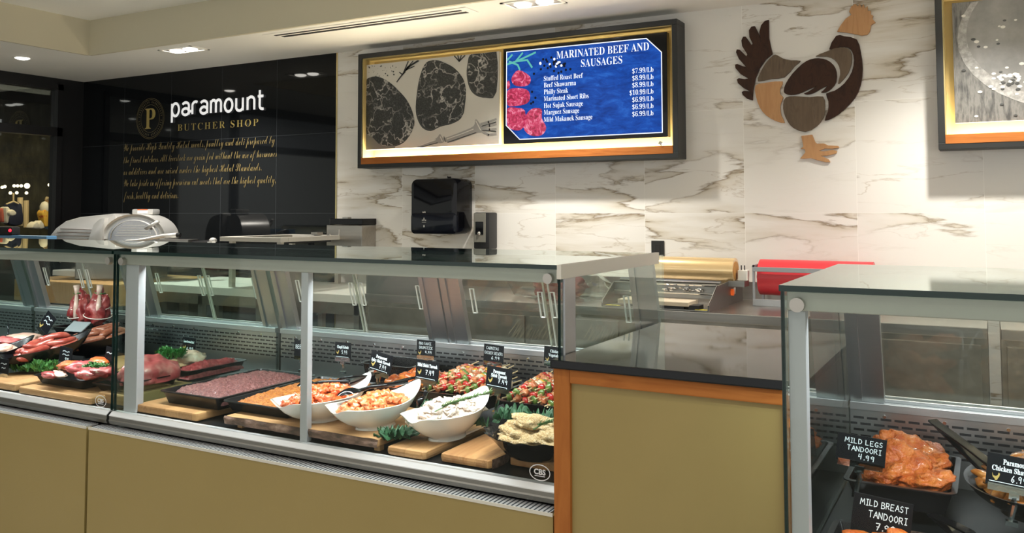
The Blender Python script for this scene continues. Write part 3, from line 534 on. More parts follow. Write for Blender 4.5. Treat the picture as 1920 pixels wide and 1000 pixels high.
for nm, (mt, pts) in RST.items():
    q = [P(1340+x*.32, y*.32, Y=-.015) for x, y in (pts if nm in ('head', 'foot', 'tail') else smoothpoly(pts, 2))]
    mx_, mz_ = sum(v.x for v in q)/len(q), sum(v.z for v in q)/len(q); kk = .962 if nm not in ('head', 'foot', 'tail') else .985
    MB().prism([(mx_+(v.x-mx_)*kk-rc.x, mz_+(v.z-mz_)*kk-rc.z) for v in q], -.014, 0, 'y').build(nm, M[mt], ro, bevel=.0015)
# ------------------------------------------------------------------ towel and soap dispensers, outlet, wall box
d = empty('paper_towel_dispenser', (-.80, 0, 1.265), 0, 'large glossy black paper towel dispenser on marble wall', 'dispenser')
prof = lambda x0, x1, z0, z1, r: arc(x1-r, z1-r, r, r, 0, 90, 6)+arc(x0+r, z1-r, r, r, 90, 180, 6)+arc(x0+r, z0+r, r, r, 180, 270, 6)+arc(x1-r, z0+r, r, r, 270, 360, 6)
MB().prism(prof(-.185, .185, 0, .365, .045), -.20, -.002, 'y').build('housing', M['blackgloss'], d, bevel=.02, smooth=True, auto=50)
MB().prism(prof(-.183, .183, -.004, .14, .03), -.204, -.05, 'y').build('lower_cover', mat('smoke_black', (.004, .005, .009), .1, spec=.35), d, bevel=.014, smooth=True, auto=50)
shift(text_mesh('tork', .028, None, bold=.02), -.085, -.2062, .158-.02).build('logo', M['printlight'], d)
b = MB(); b.box(-.075, -.07, -.2062, -.205, .085, .105)
for k in (-1, 1): b.box(-.0725+k*.013-.003, -.0725+k*.013+.003, -.2062, -.205, .085, .092)
b.box(-.090, -.056, -.2062, -.205, .075, .077).box(-.076, -.069, -.2062, -.205, .042, .056).build('towel_symbol', M['printlight'], d)
d = empty('soap_dispenser', (-.485, 0, 1.165), 0, 'small black soap dispenser with grey front beside towel dispenser', 'dispenser')
MB().box(-.06, .06, -.11, -.002, 0, .24).build('housing', M['black'], d, bevel=.012, smooth=True, auto=50)
MB().box(-.055, .035, -.118, -.108, .045, .235).build('front_cover', mat('soap_grey', (.16, .155, .13), .35), d, bevel=.004)
MB().box(-.04, .02, -.121, -.117, .095, .18).build('window', M['blackgloss'], d, bevel=.002); MB().ball((-.01, -.121, .105), .014, 10).build('push_button', M['chrome'], d, smooth=True)
o = empty('wall_outlet', (.68, 0, 1.175), 0, 'dark grey wall outlet above the wrapping machine', 'outlet'); MB().box(-.04, .04, -.006, 0, -.06, .06).build('cover_plate', M['frame'], o, bevel=.002); MB().box(-.016, .016, -.008, -.005, -.035, .035).build('socket', M['blackmatte'], o)
o = empty('plug_hook', P(843, 333, Y=-.002), 0, 'tiny dark hook on marble wall above the towel dispenser', 'hook'); MB().box(-.012, .012, -.01, 0, -.012, .006).tube([(0, -.008, 0), (0, -.02, -.004), (0, -.024, .008)], .003, 6).build('hook_body', M['frame'], o)
bx = empty('towel_box', (-1.59, 0, 1.0), 0, 'stainless wall box with black lid at the edge of the black tiles', 'box')
MB().box(-.16, .16, -.16, -.002, 0, .315).build('body', M['steel'], bx, bevel=.003); MB().box(-.13, .165, -.165, -.002, .318, .362).build('lid', M['blackgloss'], bx, bevel=.004)
b = MB(); b.tube([(-.13, -.162, .25), (-.11, -.162, .225), (-.07, -.162, .22), (-.045, -.162, .245), (-.04, -.162, .285)], .004, 6).build('curved_mark', M['printlight'], bx); MB().box(-.05, .0, -.12, -.08, .362, .372).build('latch', M['steel'], bx)
# ------------------------------------------------------------------ display cases
M['lampmesh'] = mat('lamp_diffuser', (.9, .9, .9), .4, emit=(1, .98, .95), es=2.0)
CW = 1.875
def case(x0, yf, label, rtrim=False, ltint=True, post=(.036, .108), rpost=False, sticker=True, lamp=12, handles=True, left=True, right=True, lower=True):
    t = empty('display_case', (x0, yf, 0), 0, label, 'display case', 'refrigerated display cases'); w = CW
    pr = w+.006 if rtrim else w-.064
    MB().box(-.06, pr, -.057, -.03, 0, .600).build('front_panel', M['gold'], t, bevel=.001)
    MB().box(0, w, .0, .86, 0, .600).build('base_cabinet', M['darkalu'], t)
    MB().box(-.05, pr-.01, -.056, .0, .600, .6065).build('air_grille', M['grille'], t)
    MB().box(-.06, pr, -.0595, -.056, .598, .6068).build('grille_edge', M['trimbeige'], t)
    MB().prism([(-.0, .612), (-.014, .616), (-.020, .630), (-.017, .634), (-.017, .646), (-.004, .658), (.02, .658), (.02, .607)], .002, w-.002, 'x').build('bottom_rail', M['darkalu'], t)
    MB().prism([(-.0185, .646), (-.0185, .649), (-.004, .6612), (.02, .6612), (.02, .6582), (-.004, .6582)], .002, w-.002, 'x').build('glass_channel', M['lip'], t)  # brighter colour on the rail top paints in the case lamp's light
    MB().box(.004, w-.004, 0, .008, .660, 1.252, side=((0, 1, 3, 5), 1)).build('front_glass', [M['glass'], M['glassedge']], t)
    MB().box(.001, w-.001, -.012, .77, 1.253, 1.265, side=((2, 3, 4, 5), 1)).build('top_glass', [M['topglass'], M['glassedge']], t)
    MB().box(.012, w-.012, .010, .060, 1.213, 1.2525).build('top_rail', M['rail'], t, bevel=.002)
    MB().box(.05, w-.05, .062, .085, 1.225, 1.25).build('case_lamp', M['lampmesh'], t)
    MB().box(.012, w-.012, .71, .77, 1.222, 1.2525).build('rear_rail', M['alu'], t)
    if left: MB().box(.0, .008, .009, .88, .661, 1.252, side=((2,), 1)).build('end_glass', [M['glassend'], M['glassedge']], t)
    if right: MB().box(w-.008, w, .009, .88, .661, 1.252, side=((2,), 1)).build('end_glass', [M['glassend'], M['glassedge']], t)
    if rtrim: MB().box(w-.002, w+.012, -.012, .795, 1.226, 1.266).build('end_trim', M['trimbeige'], t, bevel=.001)
    for xx in (.034, w-.034): MB().tube([(xx, -.006, 1.226), (xx, .012, 1.226)], .0145, 18).build('glass_button', M['button'], t)
    if post: MB().box(post[0], post[1], .018, .05, .661, 1.213).build('corner_post', M['postwhite'], t, bevel=.002)
    if rpost: MB().box(w+.001, w+.008, .02, .09, .66, 1.226).build('end_post', M['alu'], t)
    MB().box(w/2-.015, w/2+.015, .012, .036, .661, 1.213).build('centre_post', M['postwhite'], t, bevel=.002)
    MB().box(.01, w-.01, .02, .875, .640, .660).build('deck', M['deck'], t)
    MB().box(.01, w-.01, .875, .884, .660, .846).build('perforated_panel', M['slot'], t)
    b = MB()
    for k in range(12): b.tube([(.1+k*.152, .8745, .832), (.1+k*.152, .872, .832)], .005, 8)
    b.build('panel_screw', M['chrome'], t)
    b = MB(); b.box(.01, w-.01, .868, .95, .846, .868).box(.01, w-.01, .895, .905, .868, .878).box(.01, w-.01, .93, .94, .868, .880); b.build('door_sill', M['alu'], t, bevel=.001)
    MB().box(0, w, .886, .95, 0, .846).build('rear_cabinet', M['darkalu'], t)
    sl = lambda q0, q1: [(.885+q0, .868), (.885+q1, .868), (.765+q1, 1.25), (.765+q0, 1.25)]
    for xa, xb in ((.008, .10), (w/2-.098, w/2-.004), (w/2+.004, w/2+.098), (w-.10, w-.008)):
        MB().prism(sl(0, .028), xa, xb, 'x').prism(sl(-.008, 0), xa+.014 if xa < .1 or abs(xa-w/2-.004) < .01 else xa+.004, xa+.034 if xa < .1 or abs(xa-w/2-.004) < .01 else xa+.024, 'x').build('rear_stile', M['alu'], t)
    for xa, xb in ((.10, w/2-.098), (w/2+.098, w-.10)):
        mid = (xa+xb)/2
        for k, (p, q) in enumerate(((xa, mid+.02), (mid-.015, xb))):
            o = .031+k*.014
            dr = MB().prism(sl(o, o+.005), p, q, 'x').build('sliding_door', M['acrylic'], t)
            MB().prism(sl(o-.001, o+.006), (q-.006) if k == 0 else p, q if k == 0 else p+.006, 'x').build('door_edge', M['acryledge'], dr)
            for hx in ((p+.035, q-.045) if handles else ()):
                zz = lambda s: (.885+o-.01-(s-.868)*.12/.382, s)
                pts = [(hx, *zz(1.00)), (hx, *zz(1.10)), (hx+.018, *zz(1.10)), (hx+.018, *zz(1.00)), (hx, *zz(1.00))]
                MB().tube(pts, .0035, 6).build('door_handle', M['handle'], dr)
    if sticker:
        cx, cz = w-.062, .690; b = MB()
        b.grid(lambda u, v: (cx+(.030+.0025*v)*math.cos(u*2*math.pi), -.0006, cz+(.020+.0025*v)*math.sin(u*2*math.pi)), 32, 2, closed_u=True)
        b = merge(b, shift(text_mesh('CBS', .036, .015, bold=.03, align='CENTER'), cx, -.0006, cz-.005)); b.box(cx-.016, cx+.016, -.001, -.0006, cz-.0105, cz-.0085)
        b.build('maker_sticker', M['sticker'], t)
    l = area(x0+w/2, yf+.075, 1.222, lamp, w-.12, .02, (R(18), 0, 0), (.94, .98, 1)); l.data.spread = R(150)
    return t
CY0 = -2.80
case(-.50, CY0, 'glass display case with white bowls and ground meat, right of the joint', rtrim=True, rpost=True)
case(-2.385, CY0, 'glass display case at the left edge with sausages and raw meat', post=(.036, .108))
case(-4.27, CY0, 'far left glass display case seen only through its neighbour', sticker=False, lamp=10)
RX, RY = 2.047, -3.17
case(RX, RY, 'glass display case at the right with tandoori chicken', post=(.012, .046), sticker=False, lamp=9, handles=False)
# counter with wood framed front between the cases
ct = empty('service_counter', (1.386, -2.87, 0), 0, 'counter with black stone top and cherry framed ochre front panel', 'counter')
MB().box(0, .655, -.012, .872, .995, 1.018).build('stone_top', M['stone'], ct, bevel=.004)
cw = .655; MB().box(.004, .052, 0, .03, 0, .994).build('wood_stile', M['cherry'], ct, bevel=.003); MB().box(cw-.052, cw-.004, 0, .03, 0, .994).build('wood_stile', M['cherry'], ct, bevel=.003)
MB().box(.052, cw-.052, 0, .03, .958, .994).build('wood_rail', M['cherryh'], ct, bevel=.003)
MB().box(.05, cw-.05, .012, .03, 0, .96).build('front_panel', M['gold'], ct); MB().box(.006, cw-.006, .03, .86, 0, .994).build('cabinet_body', M['black'], ct)
# ------------------------------------------------------------------ back bench and the things on it
BZ = .912
M['steelside'] = brushed('machine_steel', (.30, .29, .27), .4, (1, 20, 20), .2)
def cabinet(x0, x1, y0, top, label, doors, mt='steel'):
    t = empty('steel_bench', (x0, y0, 0), 0, label, 'work bench'); w = x1-x0; d = -.006-y0
    MB().box(0, w, 0, d, top-.046, top).build('bench_top', M[mt], t, bevel=.003)
    MB().box(0, w, .03, d, .08, top-.047).build('body', M['steeldark'], t)
    for a, c in doors: MB().box(a, c, .016, .03, .12, top-.075).build('door', M['steeldark'], t, bevel=.002)
    MB().box(0, w, d-.02, d, top, top+.10).build('backsplash', M[mt], t); return t
cabinet(-.93, 2.40, -.75, BZ, 'long stainless bench with flat doors under the marble wall', [(.02+k*.553, .54+k*.553) for k in range(6)])
cabinet(2.45, 3.9, -.75, BZ, 'short stainless bench cut off at the right edge', [(.02, .7), (.73, 1.40)])
t = empty('white_work_table', (-2.95, -.75, 0), 0, 'low table with thick white cutting board top before black tiles', 'work table')
MB().box(0, 2.0, 0, .72, .845, .897).build('board_top', M['poly'], t, bevel=.004)
MB().box(.02, 1.98, .03, .05, .77, .844).build('apron', M['steeldark'], t)
for x in (.05, .55, 1.1, 1.93): 
    for y in (.05, .66): MB().box(x-.02, x+.02, y-.02, y+.02, 0, .843).build('leg', M['steel'], t)
MB().box(.02, 1.98, .1, .68, .25, .27).build('under_shelf', M['steeldark'], t)
t = empty('butcher_block', (-4.14, -.98, 0), 0, 'thick wooden butcher block table behind the left display case', 'work table')
MB().box(0, 1.15, 0, .86, .74, .90).build('block_top', M['butcher'], t, bevel=.008)
for x in (.08, 1.05):
    for y in (.08, .76): MB().box(x-.05, x+.05, y-.05, y+.05, 0, .74).build('leg', M['steeldark'], t, bevel=.003)
o = tag(MB().box(-1.575, -1.425, -.90, -.76, 0, 1.04).build('steel_column', M['steelside'], bevel=.004), 'tall brown grey steel cabinet column between white table and steel bench', 'cabinet')
# splash guard and tap
t = empty('sink_guard', (-.925, -.745, BZ), 0, 'stainless sink guard with rounded corner on the bench', 'sink guard')
gp = [(0, 0), (.55, 0), (.55, .14)]+arc(.03, .11, .03, .03, 90, 180, 6)
MB().prism(gp, .0, .006, 'y').build('front_guard', M['steelside'], t); MB().box(0, .006, .006, .6, 0, .14).build('side_guard', M['steelside'], t)
t = empty('tap', P(862, 548, Y=-.36), 0, 'small chrome tap seen through the middle of the case', 'tap'); t.location.z = BZ
MB().tube([(0, 0, 0), (0, 0, .10)], .016, 12).build('body', M['chrome'], t, smooth=True); MB().tube([(0, 0, .085), (0, -.05, .11), (0, -.14, .11), (0, -.155, .085)], .010, 10).build('spout', M['chrome'], t, smooth=True); MB().tube([(-.05, 0, .11), (.05, 0, .118)], .006, 8).build('lever', M['chrome'], t, smooth=True)
M['film'] = glass('plastic_film', (.86, .86, .86), .10, 3)
bg = empty('plastic_bag', (.30, -.45, BZ), 0, 'crumpled clear plastic bag heap left of the wrapping machine', 'plastic bag')
blob_mb(.30, .20, .15, .7, 2.2, 5, 3, .05).build('film_heap', M['film'], bg, smooth=False, loc=(0, 0, .012)); blob_mb(.16, .10, .07, .5, 2.6, 9, 3).build('red_contents', M['beef'], bg, smooth=True, loc=(-.06, .05, .062))
# raised rectangular frame on the white table
t = empty('raised_frame', (-2.19, -.745, .897), 0, 'pale rectangular metal frame raised on feet over the white table', 'frame stand')
b = MB(); w, d = .56, .70; b.box(0, w, 0, .07, .315, .345).box(0, w, d-.07, d, .315, .345).box(0, .07, .07, d-.07, .315, .345).box(w-.07, w, .07, d-.07, .315, .345); b.build('top_frame', M['trimbeige'], t, bevel=.003)
for x, y in ((.06, .06), (w-.06, .06), (.06, d-.06), (w-.06, d-.06)): MB().box(x-.016, x+.016, y-.016, y+.016, .0, .315).build('leg', M['trimbeige'], t)
MB().box(.08, w-.08, .08, d-.08, .30, .312).build('tray', M['black'], t); MB().box(.28, .34, .60, .66, .345, .365).build('clamp', M['steel'], t)
# meat slicer
sa = P(205, 460, Y=-.55); sl = empty('meat_slicer', (sa.x+.19, -.55, .925), R(26), 'large silver meat slicer behind the left display case', 'meat slicer')
M['slicerskin'] = mat('slicer_aluminium', (.66, .65, .62), .33, .55)
sl.location.z = 1.06; sl.scale = (1.2, 1.1, .86)
MB().box(-.26, .20, -.14, .20, -.185, 0).build('stand', M['steelside'], sl, bevel=.01)
MB().box(-.30, .22, -.16, .22, 0, .08).build('base', M['slicerskin'], sl, bevel=.02, smooth=True, auto=40)
pl = [(-.44, .06)]+[(-.44+.02*0, .12), (-.43, .20), (-.39, .27), (-.33, .33), (-.24, .365), (-.02, .395), (.0, .39), (.0, .06)]
MB().prism(pl, -.14, .10, 'y').build('gauge_plate', M['slicerskin'], sl, bevel=.02, smooth=True, auto=40)
b = MB()
for k in range(7): b.tube([(-.425+.002*k*k, -.146, .085+k*.030), (-.145, -.146, .085+k*.0285)], .0065, 6)
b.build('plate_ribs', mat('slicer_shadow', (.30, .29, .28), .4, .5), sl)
MB().prism([(-.13, .06), (-.155, .16), (-.12, .30), (-.08, .35), (-.045, .36), (-.06, .27), (-.065, .06)], -.19, -.13, 'y').build('gauge_edge', M['slicerskin'], sl, bevel=.008, smooth=True, auto=40)
MB().box(-.05, .06, -.13, .06, .06, .375).build('motor_housing', M['slicerskin'], sl, bevel=.025, smooth=True, auto=40)
b = MB(); b.grid(lambda u, v: (.13+(.20-.055*v)*math.cos(R(-15+200*u)), -.17+.05*(v*(1-v)), .19+(.20-.055*v)*math.sin(R(-15+200*u))), 30, 5); b.grid(lambda u, v: (.13+.20*math.cos(R(-15+200*u)), -.17+.22*v, .19+.20*math.sin(R(-15+200*u))), 30, 2); b.build('blade_guard', M['slicerskin'], sl, smooth=True, auto=40)
MB().tube([(.13, -.165, .19), (.13, -.150, .19)], .165, 40).build('blade', brushed('blade_steel', (.55, .55, .55), .25, (1, 1, 60), .4), sl)
b = MB()
for k in range(5): b.box(.13-.12+.012*k, .13+.12-.012*k, -.170, -.164, .20+k*.022, .207+k*.022)
b.build('blade_ribs', M['slicerskin'], sl)
MB().box(.06, .20, -.05, .06, .385, .435).build('control_box', M['slicerskin'], sl, bevel=.012, smooth=True, auto=40); MB().box(.10, .165, -.056, -.048, .395, .425).build('label', mat('sticker_paper', (.8, .8, .8), .5), sl); MB().box(.10, .165, -.057, -.049, .426, .434).build('label_band', mat('orange_band', (.75, .15, .03), .5), sl)
MB().tube([(.30, -.20, .33), (.22, -.20, .26)], .014, 8).build('guard_handle', M['slicerskin'], sl, smooth=True)
MB().tube([(.06, -.24, .08), (.13, -.25, .16), (.22, -.25, .17), (.36, -.25, .205), (.44, -.25, .21)], [.012, .013, .013, .018, .024], 10).build('carriage_arm', M['slicerskin'], sl, smooth=True); MB().tube([(.44, -.25, .21), (.462, -.25, .21)], .020, 12).build('arm_cap', M['black'], sl)
MB().box(.30, .50, -.22, -.05, .04, .17).build('carriage', M['steelside'], sl, bevel=.006); MB().box(-.02, .14, -.25, -.18, .05, .10).build('dial_box', M['black'], sl, bevel=.005)
MB().ball((.20, -.25, .10), .035, 12, sc=(1.6, 1, 1)).build('knob', M['black'], sl, smooth=True); MB().tube([(.06, -.26, .075), (.06, -.255, .085)], .016, 12).build('dial', M['chrome'], sl)
MB().tube([(.50, -.15, .14), (.62, -.15, .15)], .016, 8).build('rod', M['black'], sl); MB().ball((.63, -.15, .16), .026, 10).build('rod_knob', M['slicerskin'], sl, smooth=True); MB().box(.60, .63, -.17, -.13, .04, .15).build('rod_bracket', M['slicerskin'], sl, bevel=.004)
# stainless machine on the butcher block side
t = empty('steel_machine', (P(180, 520, Y=-.30).x, -.32, .90), 0, 'stainless box machine with white board seen left of the case joint', 'machine')
MB().box(-.22, .26, -.16, .16, 0, .17).build('body', M['steel'], t, bevel=.02, smooth=True, auto=40); MB().box(-.10, .26, -.30, -.17, 0, .045).build('white_board', M['poly'], t, bevel=.004); MB().tube([(-.34, -.17, .12), (-.22, -.17, .12)], .007, 8).tube([(-.22, -.17, .12), (-.22, -.13, .12)], .03, 12).build('crank', M['chrome'], t, smooth=True)
# wrapping machine
wm = empty('wrapping_machine', (.625, -.738, BZ), 0, 'steel food wrapping machine with a gold film roll on bench', 'wrapping machine'); ww, wd = .575, .66
side = [(0, 0), (0, .03), (.16, .118), (wd, .135), (wd, 0)]
for xa in (0, ww-.008): MB().prism([(p, q) for p, q in side], xa, xa+.008, 'x').build('side_plate', M['steelside'], wm)
b = MB()
for xa in (.004, ww-.004): b.tube([(xa, 0, 0), (xa, 0, .03), (xa, .16, .118)], .004, 6)
b.build('bright_edge', M['chrome'], wm); MB().box(.008, ww-.008, .0, wd, .002, .008).build('floor_pan', M['steelside'], wm); MB().box(.008, ww-.008, .17, .19, .05, .118).build('cross_panel', M['steelside'], wm)
b = MB(); b.tube([(.01, .165, .118), (ww-.01, .165, .118)], .007, 8).tube([(.01, .14, .075), (ww-.01, .14, .075)], .005, 8).tube([(.01, .25, .125), (ww-.01, .25, .125)], .012, 10); b.build('roller', M['chrome'], wm)
b = MB(); rn = random.Random(2)
for k in range(26): x = .28+rn.random()*.2; b.tube([(x, .13+rn.random()*.05, .085+rn.random()*.02), (x+.02, .13+rn.random()*.05, .083+rn.random()*.02)], .004, 5)
b.build('film_scraps', M['chrome'], wm)
M['filmroll'] = mat('film_roll', (.78, .56, .28), .22, .45, coat=.5)
MB().tube([(.02, .42, .180), (.60, .42, .180)], .068, 40).build('film_roll', M['filmroll'], wm, smooth=True, auto=40); b = MB(); b.tube([(.60, .42, .180), (.603, .42, .180)], .050, 30).build('roll_core', mat('roll_core', (.42, .2, .05), .6), wm)
MB().box(.575, .66, .36, .46, .10, .13).build('roll_bracket', M['steelside'], wm); t2 = MB().box(.615, .665, .40, .45, .13, .185).build('plug_block', mat('plug_white', (.72, .70, .64), .5), wm, bevel=.003); MB().tube([(.63, .42, .185), (.63, .42, .21)], .003, 6).tube([(.648, .42, .185), (.648, .42, .21)], .003, 6).build('plug_pin', M['black'], t2)
MB().box(.09, .47, .0, .17, .022, .044).build('hot_plate', mat('plate_cream', (.62, .52, .38), .4), wm, bevel=.004); MB().box(.14, .44, .02, .15, .008, .022).build('plate_support', M['black'], wm)
MB().box(.465, .52, .01, .09, .010, .028).build('clip_black', M['black'], wm); MB().box(.50, .56, .005, .03, .0081, .0095).box(.02, .10, .005, .03, .0081, .0095).build('warning_sticker', mat('sticker_yellow', (.75, .62, .05), .5), wm)
MB().tube([(ww, .42, .065), (ww+.012, .42, .065)], .018, 16).build('power_knob', mat('knob_orange', (.75, .13, .02), .35, emit=(.8, .12, .02), es=.3), wm); MB().box(ww, ww+.002, .455, .50, .05, .085).build('knob_label', M['printlight'], wm)
# red roll holder
rr = empty('red_roll_holder', (1.315, -.33, BZ), 0, 'red wrapping roll in a grey metal holder on steel bench', 'roll holder')
b = MB(); b.box(0, .012, 0, .014, 0, .215).box(0, .012, .21, .225, 0, .215).box(0, .60, -.002, .012, .0, .036).box(0, .60, -.004, .01, .180, .204).box(.59, .60, 0, .014, 0, .215).box(0, .012, .0, .225, .2, .215); b.build('stand', mat('holder_grey', (.36, .37, .38), .4, .5), rr, bevel=.002)
MB().tube([(.02, .11, .145), (.585, .11, .145)], .095, 36).build('red_roll', mat('red_film', (.60, .035, .045), .4), rr, smooth=True, auto=40); MB().tube([(.0, .11, .145), (.6, .11, .145)], .014, 10).build('spindle', M['black'], rr)
# dark till and blue ledge by the shop window
t = empty('blue_rail', (-3.66, -1.2, .90), 0, 'pale blue rail beneath the shop window left of the slicer', 'rail')
MB().box(-.55, .31, -.04, .04, .300, .345).build('rail_top', mat('blue_paint', (.10, .24, .42), .3), t, bevel=.008)
for x in (-.5, .26): MB().box(x-.015, x+.015, -.015, .015, 0, .30).build('leg', M['black'], t)
t = empty('dark_terminal', (-3.93, -1.2, 1.245), 0, 'black device with a small red light left of the slicer', 'device'); MB().box(-.20, .16, -.035, .035, 0, .062).build('body', M['blackmatte'], t, bevel=.015, smooth=True, auto=40); MB().ball((.145, -.036, .035), .012, 10).build('red_light', mat('red_lamp', (.5, 0, 0), .4, emit=(1, .02, .05), es=1.6), t)
# ------------------------------------------------------------------ neighbouring boutique beyond the glass
bq = struct(empty('wall_boutique')); BX = XL-4.2
MB().box(BX-.1, BX, -4.6, 3.2, 0, 3).build('surface', noisy('boutique_wall', [(.35, (.035, .03, .015)), (.6, (.10, .085, .04)), (.75, (.16, .14, .08))], 4, .7, bs=0, stretch=(1, 1.5, .7)), bq)
MB().box(BX, XL-.11, 3.1, 3.2, 0, 3).box(BX, XL-.11, -4.6, 3.2, 2.9, 3).box(BX, XL-.11, -4.6, 3.2, -.05, 0).build('surface', mat('boutique_dark', (.04, .035, .03), .7), bq)
area(XL-1.8, .6, 2.8, 45, 1.5, 1.5, col=(1, .85, .55))
def Q(x, y, X=XL-2.6): return P(x, y, X=X)
def flatshape(pts, X, th=.06):
    q = [Q(px, py, X) for px, py in pts]; return MB().prism([(v.y, v.z) for v in q], X-th, X+th, 'x')
def zb(x, y): return (x*.14, 320+y*.14)
def garment(name, pts, mt, label, cat, X=XL-2.6, extra=None):
    o = flatshape([zb(*q) for q in smoothpoly(pts, 2)], X).build(name, mt, None, bevel=.012, smooth=True, auto=60); tag(o, label, cat)
    if extra: extra(o)
    return o
gx = XL-2.6
def hanger(o): flatshape([zb(*q) for q in ((80, 445), (175, 405), (172, 300), (186, 300), (184, 402), (250, 440), (246, 452), (178, 420), (86, 455))], gx+.08, .01).build('hanger', M['stick'], o)
garment('hanging_dress', [(95, 450), (175, 425), (250, 450), (265, 560), (262, 720), (85, 720), (80, 560)], mat('navy_cloth', (.012, .016, .04), .8), 'navy dress on a wooden hanger in the neighbouring shop', 'dress', extra=hanger)
garment('coral_blouse', [(0, 505), (40, 510), (50, 600), (45, 670), (-10, 690), (-15, 560)], mat('coral_cloth', (.55, .12, .07), .8), 'coral blouse at the left edge of the neighbouring shop', 'blouse', XL-2.5)
garment('folded_scarf', [(40, 490), (95, 510), (75, 690), (50, 695), (45, 600)], mat('cream_cloth', (.75, .68, .55), .8), 'cream scarf hanging between coral blouse and navy dress', 'scarf', XL-2.45)
garment('cream_purse', [(85, 560), (125, 520), (180, 560), (160, 600), (100, 600)], bpy.data.materials['cream_cloth'], 'small cream purse hanging in front of the navy dress', 'purse', XL-2.4)
def mstand(o): MB().ball(Q(*zb(597, 505), gx), .07, 10, sc=(1, .7, 1.2)).build('mannequin_neck', bpy.data.materials['cream_cloth'], o, smooth=True)
garment('yellow_dress', [(545, 540), (580, 520), (625, 530), (620, 620), (610, 740), (560, 745), (550, 660), (530, 580)], noisy('yellow_print', [(.4, (.70, .36, .04)), (.6, (.75, .45, .06)), (.68, (.5, .05, .02))], 9, .8, bs=0), 'yellow patterned dress on a mannequin in the neighbouring shop', 'dress', extra=mstand)
garment('blue_garment', [(625, 640), (765, 630), (765, 780), (625, 775)], mat('blue_cloth', (.25, .40, .58), .8), 'light blue garment folded at the right of the neighbouring shop', 'garment')
garment('white_pyramid', [(385, 765), (450, 680), (505, 765)], bpy.data.materials['cream_cloth'], 'left cream pyramid lamp on the shop window shelf', 'ornament', XL-2.3); garment('white_pyramid', [(460, 768), (510, 665), (560, 768)], bpy.data.materials['cream_cloth'], 'right cream pyramid lamp on the shop window shelf', 'ornament', XL-2.35)
rk = empty('clothes_rack', Q(*zb(270, 700), gx), 0, 'pale wooden clothes rack in the neighbouring shop', 'clothes rack')
def rel(o, b): b.v = [tuple(Vector(v)-o.location) for v in b.v]; return b
rel(rk, MB().tube([Q(*zb(270, 360), gx), Q(*zb(265, 740), gx)], .03, 8)).build('post', M['stick'], rk); rel(rk, MB().tube([Q(*zb(620, 370), gx-.4), Q(*zb(770, 405), gx-.4), Q(*zb(765, 760), gx-.4)], .022, 8)).build('rail', M['stick'], rk); rel(rk, MB().tube([Q(*zb(350, 400), gx-.3), Q(*zb(350, 760), gx-.3)], .03, 8)).build('post', M['stick'], rk)
rel(rk, flatshape([zb(610, 380), zb(740, 410), zb(740, 520), zb(620, 530)], gx-.6, .02)).build('panel', M['butcher'], rk)
rn = random.Random(6)
for k, (x, y) in enumerate(((30, 225), (65, 215), (190, 205), (235, 205), (362, 205), (140, 300), (225, 298), (355, 300), (285, 205), (750, 320), (730, 200), (660, 192), (775, 195))):
    o = MB().ball(Q(*zb(x, y), gx-.8+.1*(k % 3)), .02 if k != 4 else .035, 10).build('string_bulb', emis('warm_bulb', (1, .85, .55), 3) if k == 0 else bpy.data.materials['warm_bulb'], smooth=True); tag(o, 'tiny warm bulb glowing high in the neighbouring shop', 'bulb', 'string bulbs in the neighbouring shop')
# ------------------------------------------------------------------ serving ware
DZ = .661
def rrect(w, d, r, n=5):
    r = min(r, w/2-.001, d/2-.001)
    return arc(w/2-r, d/2-r, r, r, 0, 90, n)+arc(-w/2+r, d/2-r, r, r, 90, 180, n)+arc(-w/2+r, -d/2+r, r, r, 180, 270, n)+arc(w/2-r, -d/2+r, r, r, 270, 360, n)
def rings(b, rs, close=True):
    n = len(rs[0]); base = len(b.v); vs = [p for r in rs for p in r]; fs = []
    for j in range(len(rs)-1):
        for i in range(n): fs.append((j*n+i, j*n+(i+1) % n, (j+1)*n+(i+1) % n, (j+1)*n+i))
    if close: fs += [tuple(range(n))[::-1], tuple(range((len(rs)-1)*n, len(rs)*n))]
    return b.add(vs, fs)
def tray(x, y, z, w, d, h, label, rz=0, flare=.018, lip=.010, mt='tray', r=.03):
    def rg(off, zz): return [(p, q, zz) for p, q in rrect(w+2*off, d+2*off, max(.006, r+off))]
    b = rings(MB(), [rg(-flare-lip, 0), rg(-lip, h), rg(0, h), rg(0, h+.003), rg(-lip-.003, h+.003), rg(-flare-lip-.002, .003)])
    o = b.build('serving_tray', M[mt], smooth=True, auto=35); o.location = (x, y, z); o.rotation_euler.z = rz; return tag(o, label, 'tray')
def heap(name, x, y, z, w, d, hgt, mt, label, cat='minced meat', rz=0, amp=.007, fr=85, ex=.35, res=.0048, kind='stuff', edge=.5):
    nu, nv = max(8, int(w/res)), max(8, int(d/res)); sd = Vector((x*9, y*7, 3))
    def fn(u, v):
        a, c = 2*u-1, 2*v-1; e = max(0, 1-abs(a)**5)*max(0, 1-abs(c)**5); f = e**ex
        q = Vector((a*w/2, c*d/2, 0)); nn = mnoise.noise(q*fr+sd)*amp+mnoise.noise(q*fr*2.4+sd)*amp*.6+mnoise.noise(q*12+sd)*amp*1.3
        wob = 1+.04*mnoise.noise(q*14+sd)
        return (q.x*wob, q.y*wob, hgt*f*(1-edge*.25*(a*a+c*c))+nn*min(1, f*1.5) if e > 0 else -.004)
    o = MB().grid(fn, nu, nv).build(name, M[mt], smooth=True); o.location = (x, y, z); o.rotation_euler.z = rz; return tag(o, label, cat, kind=kind)
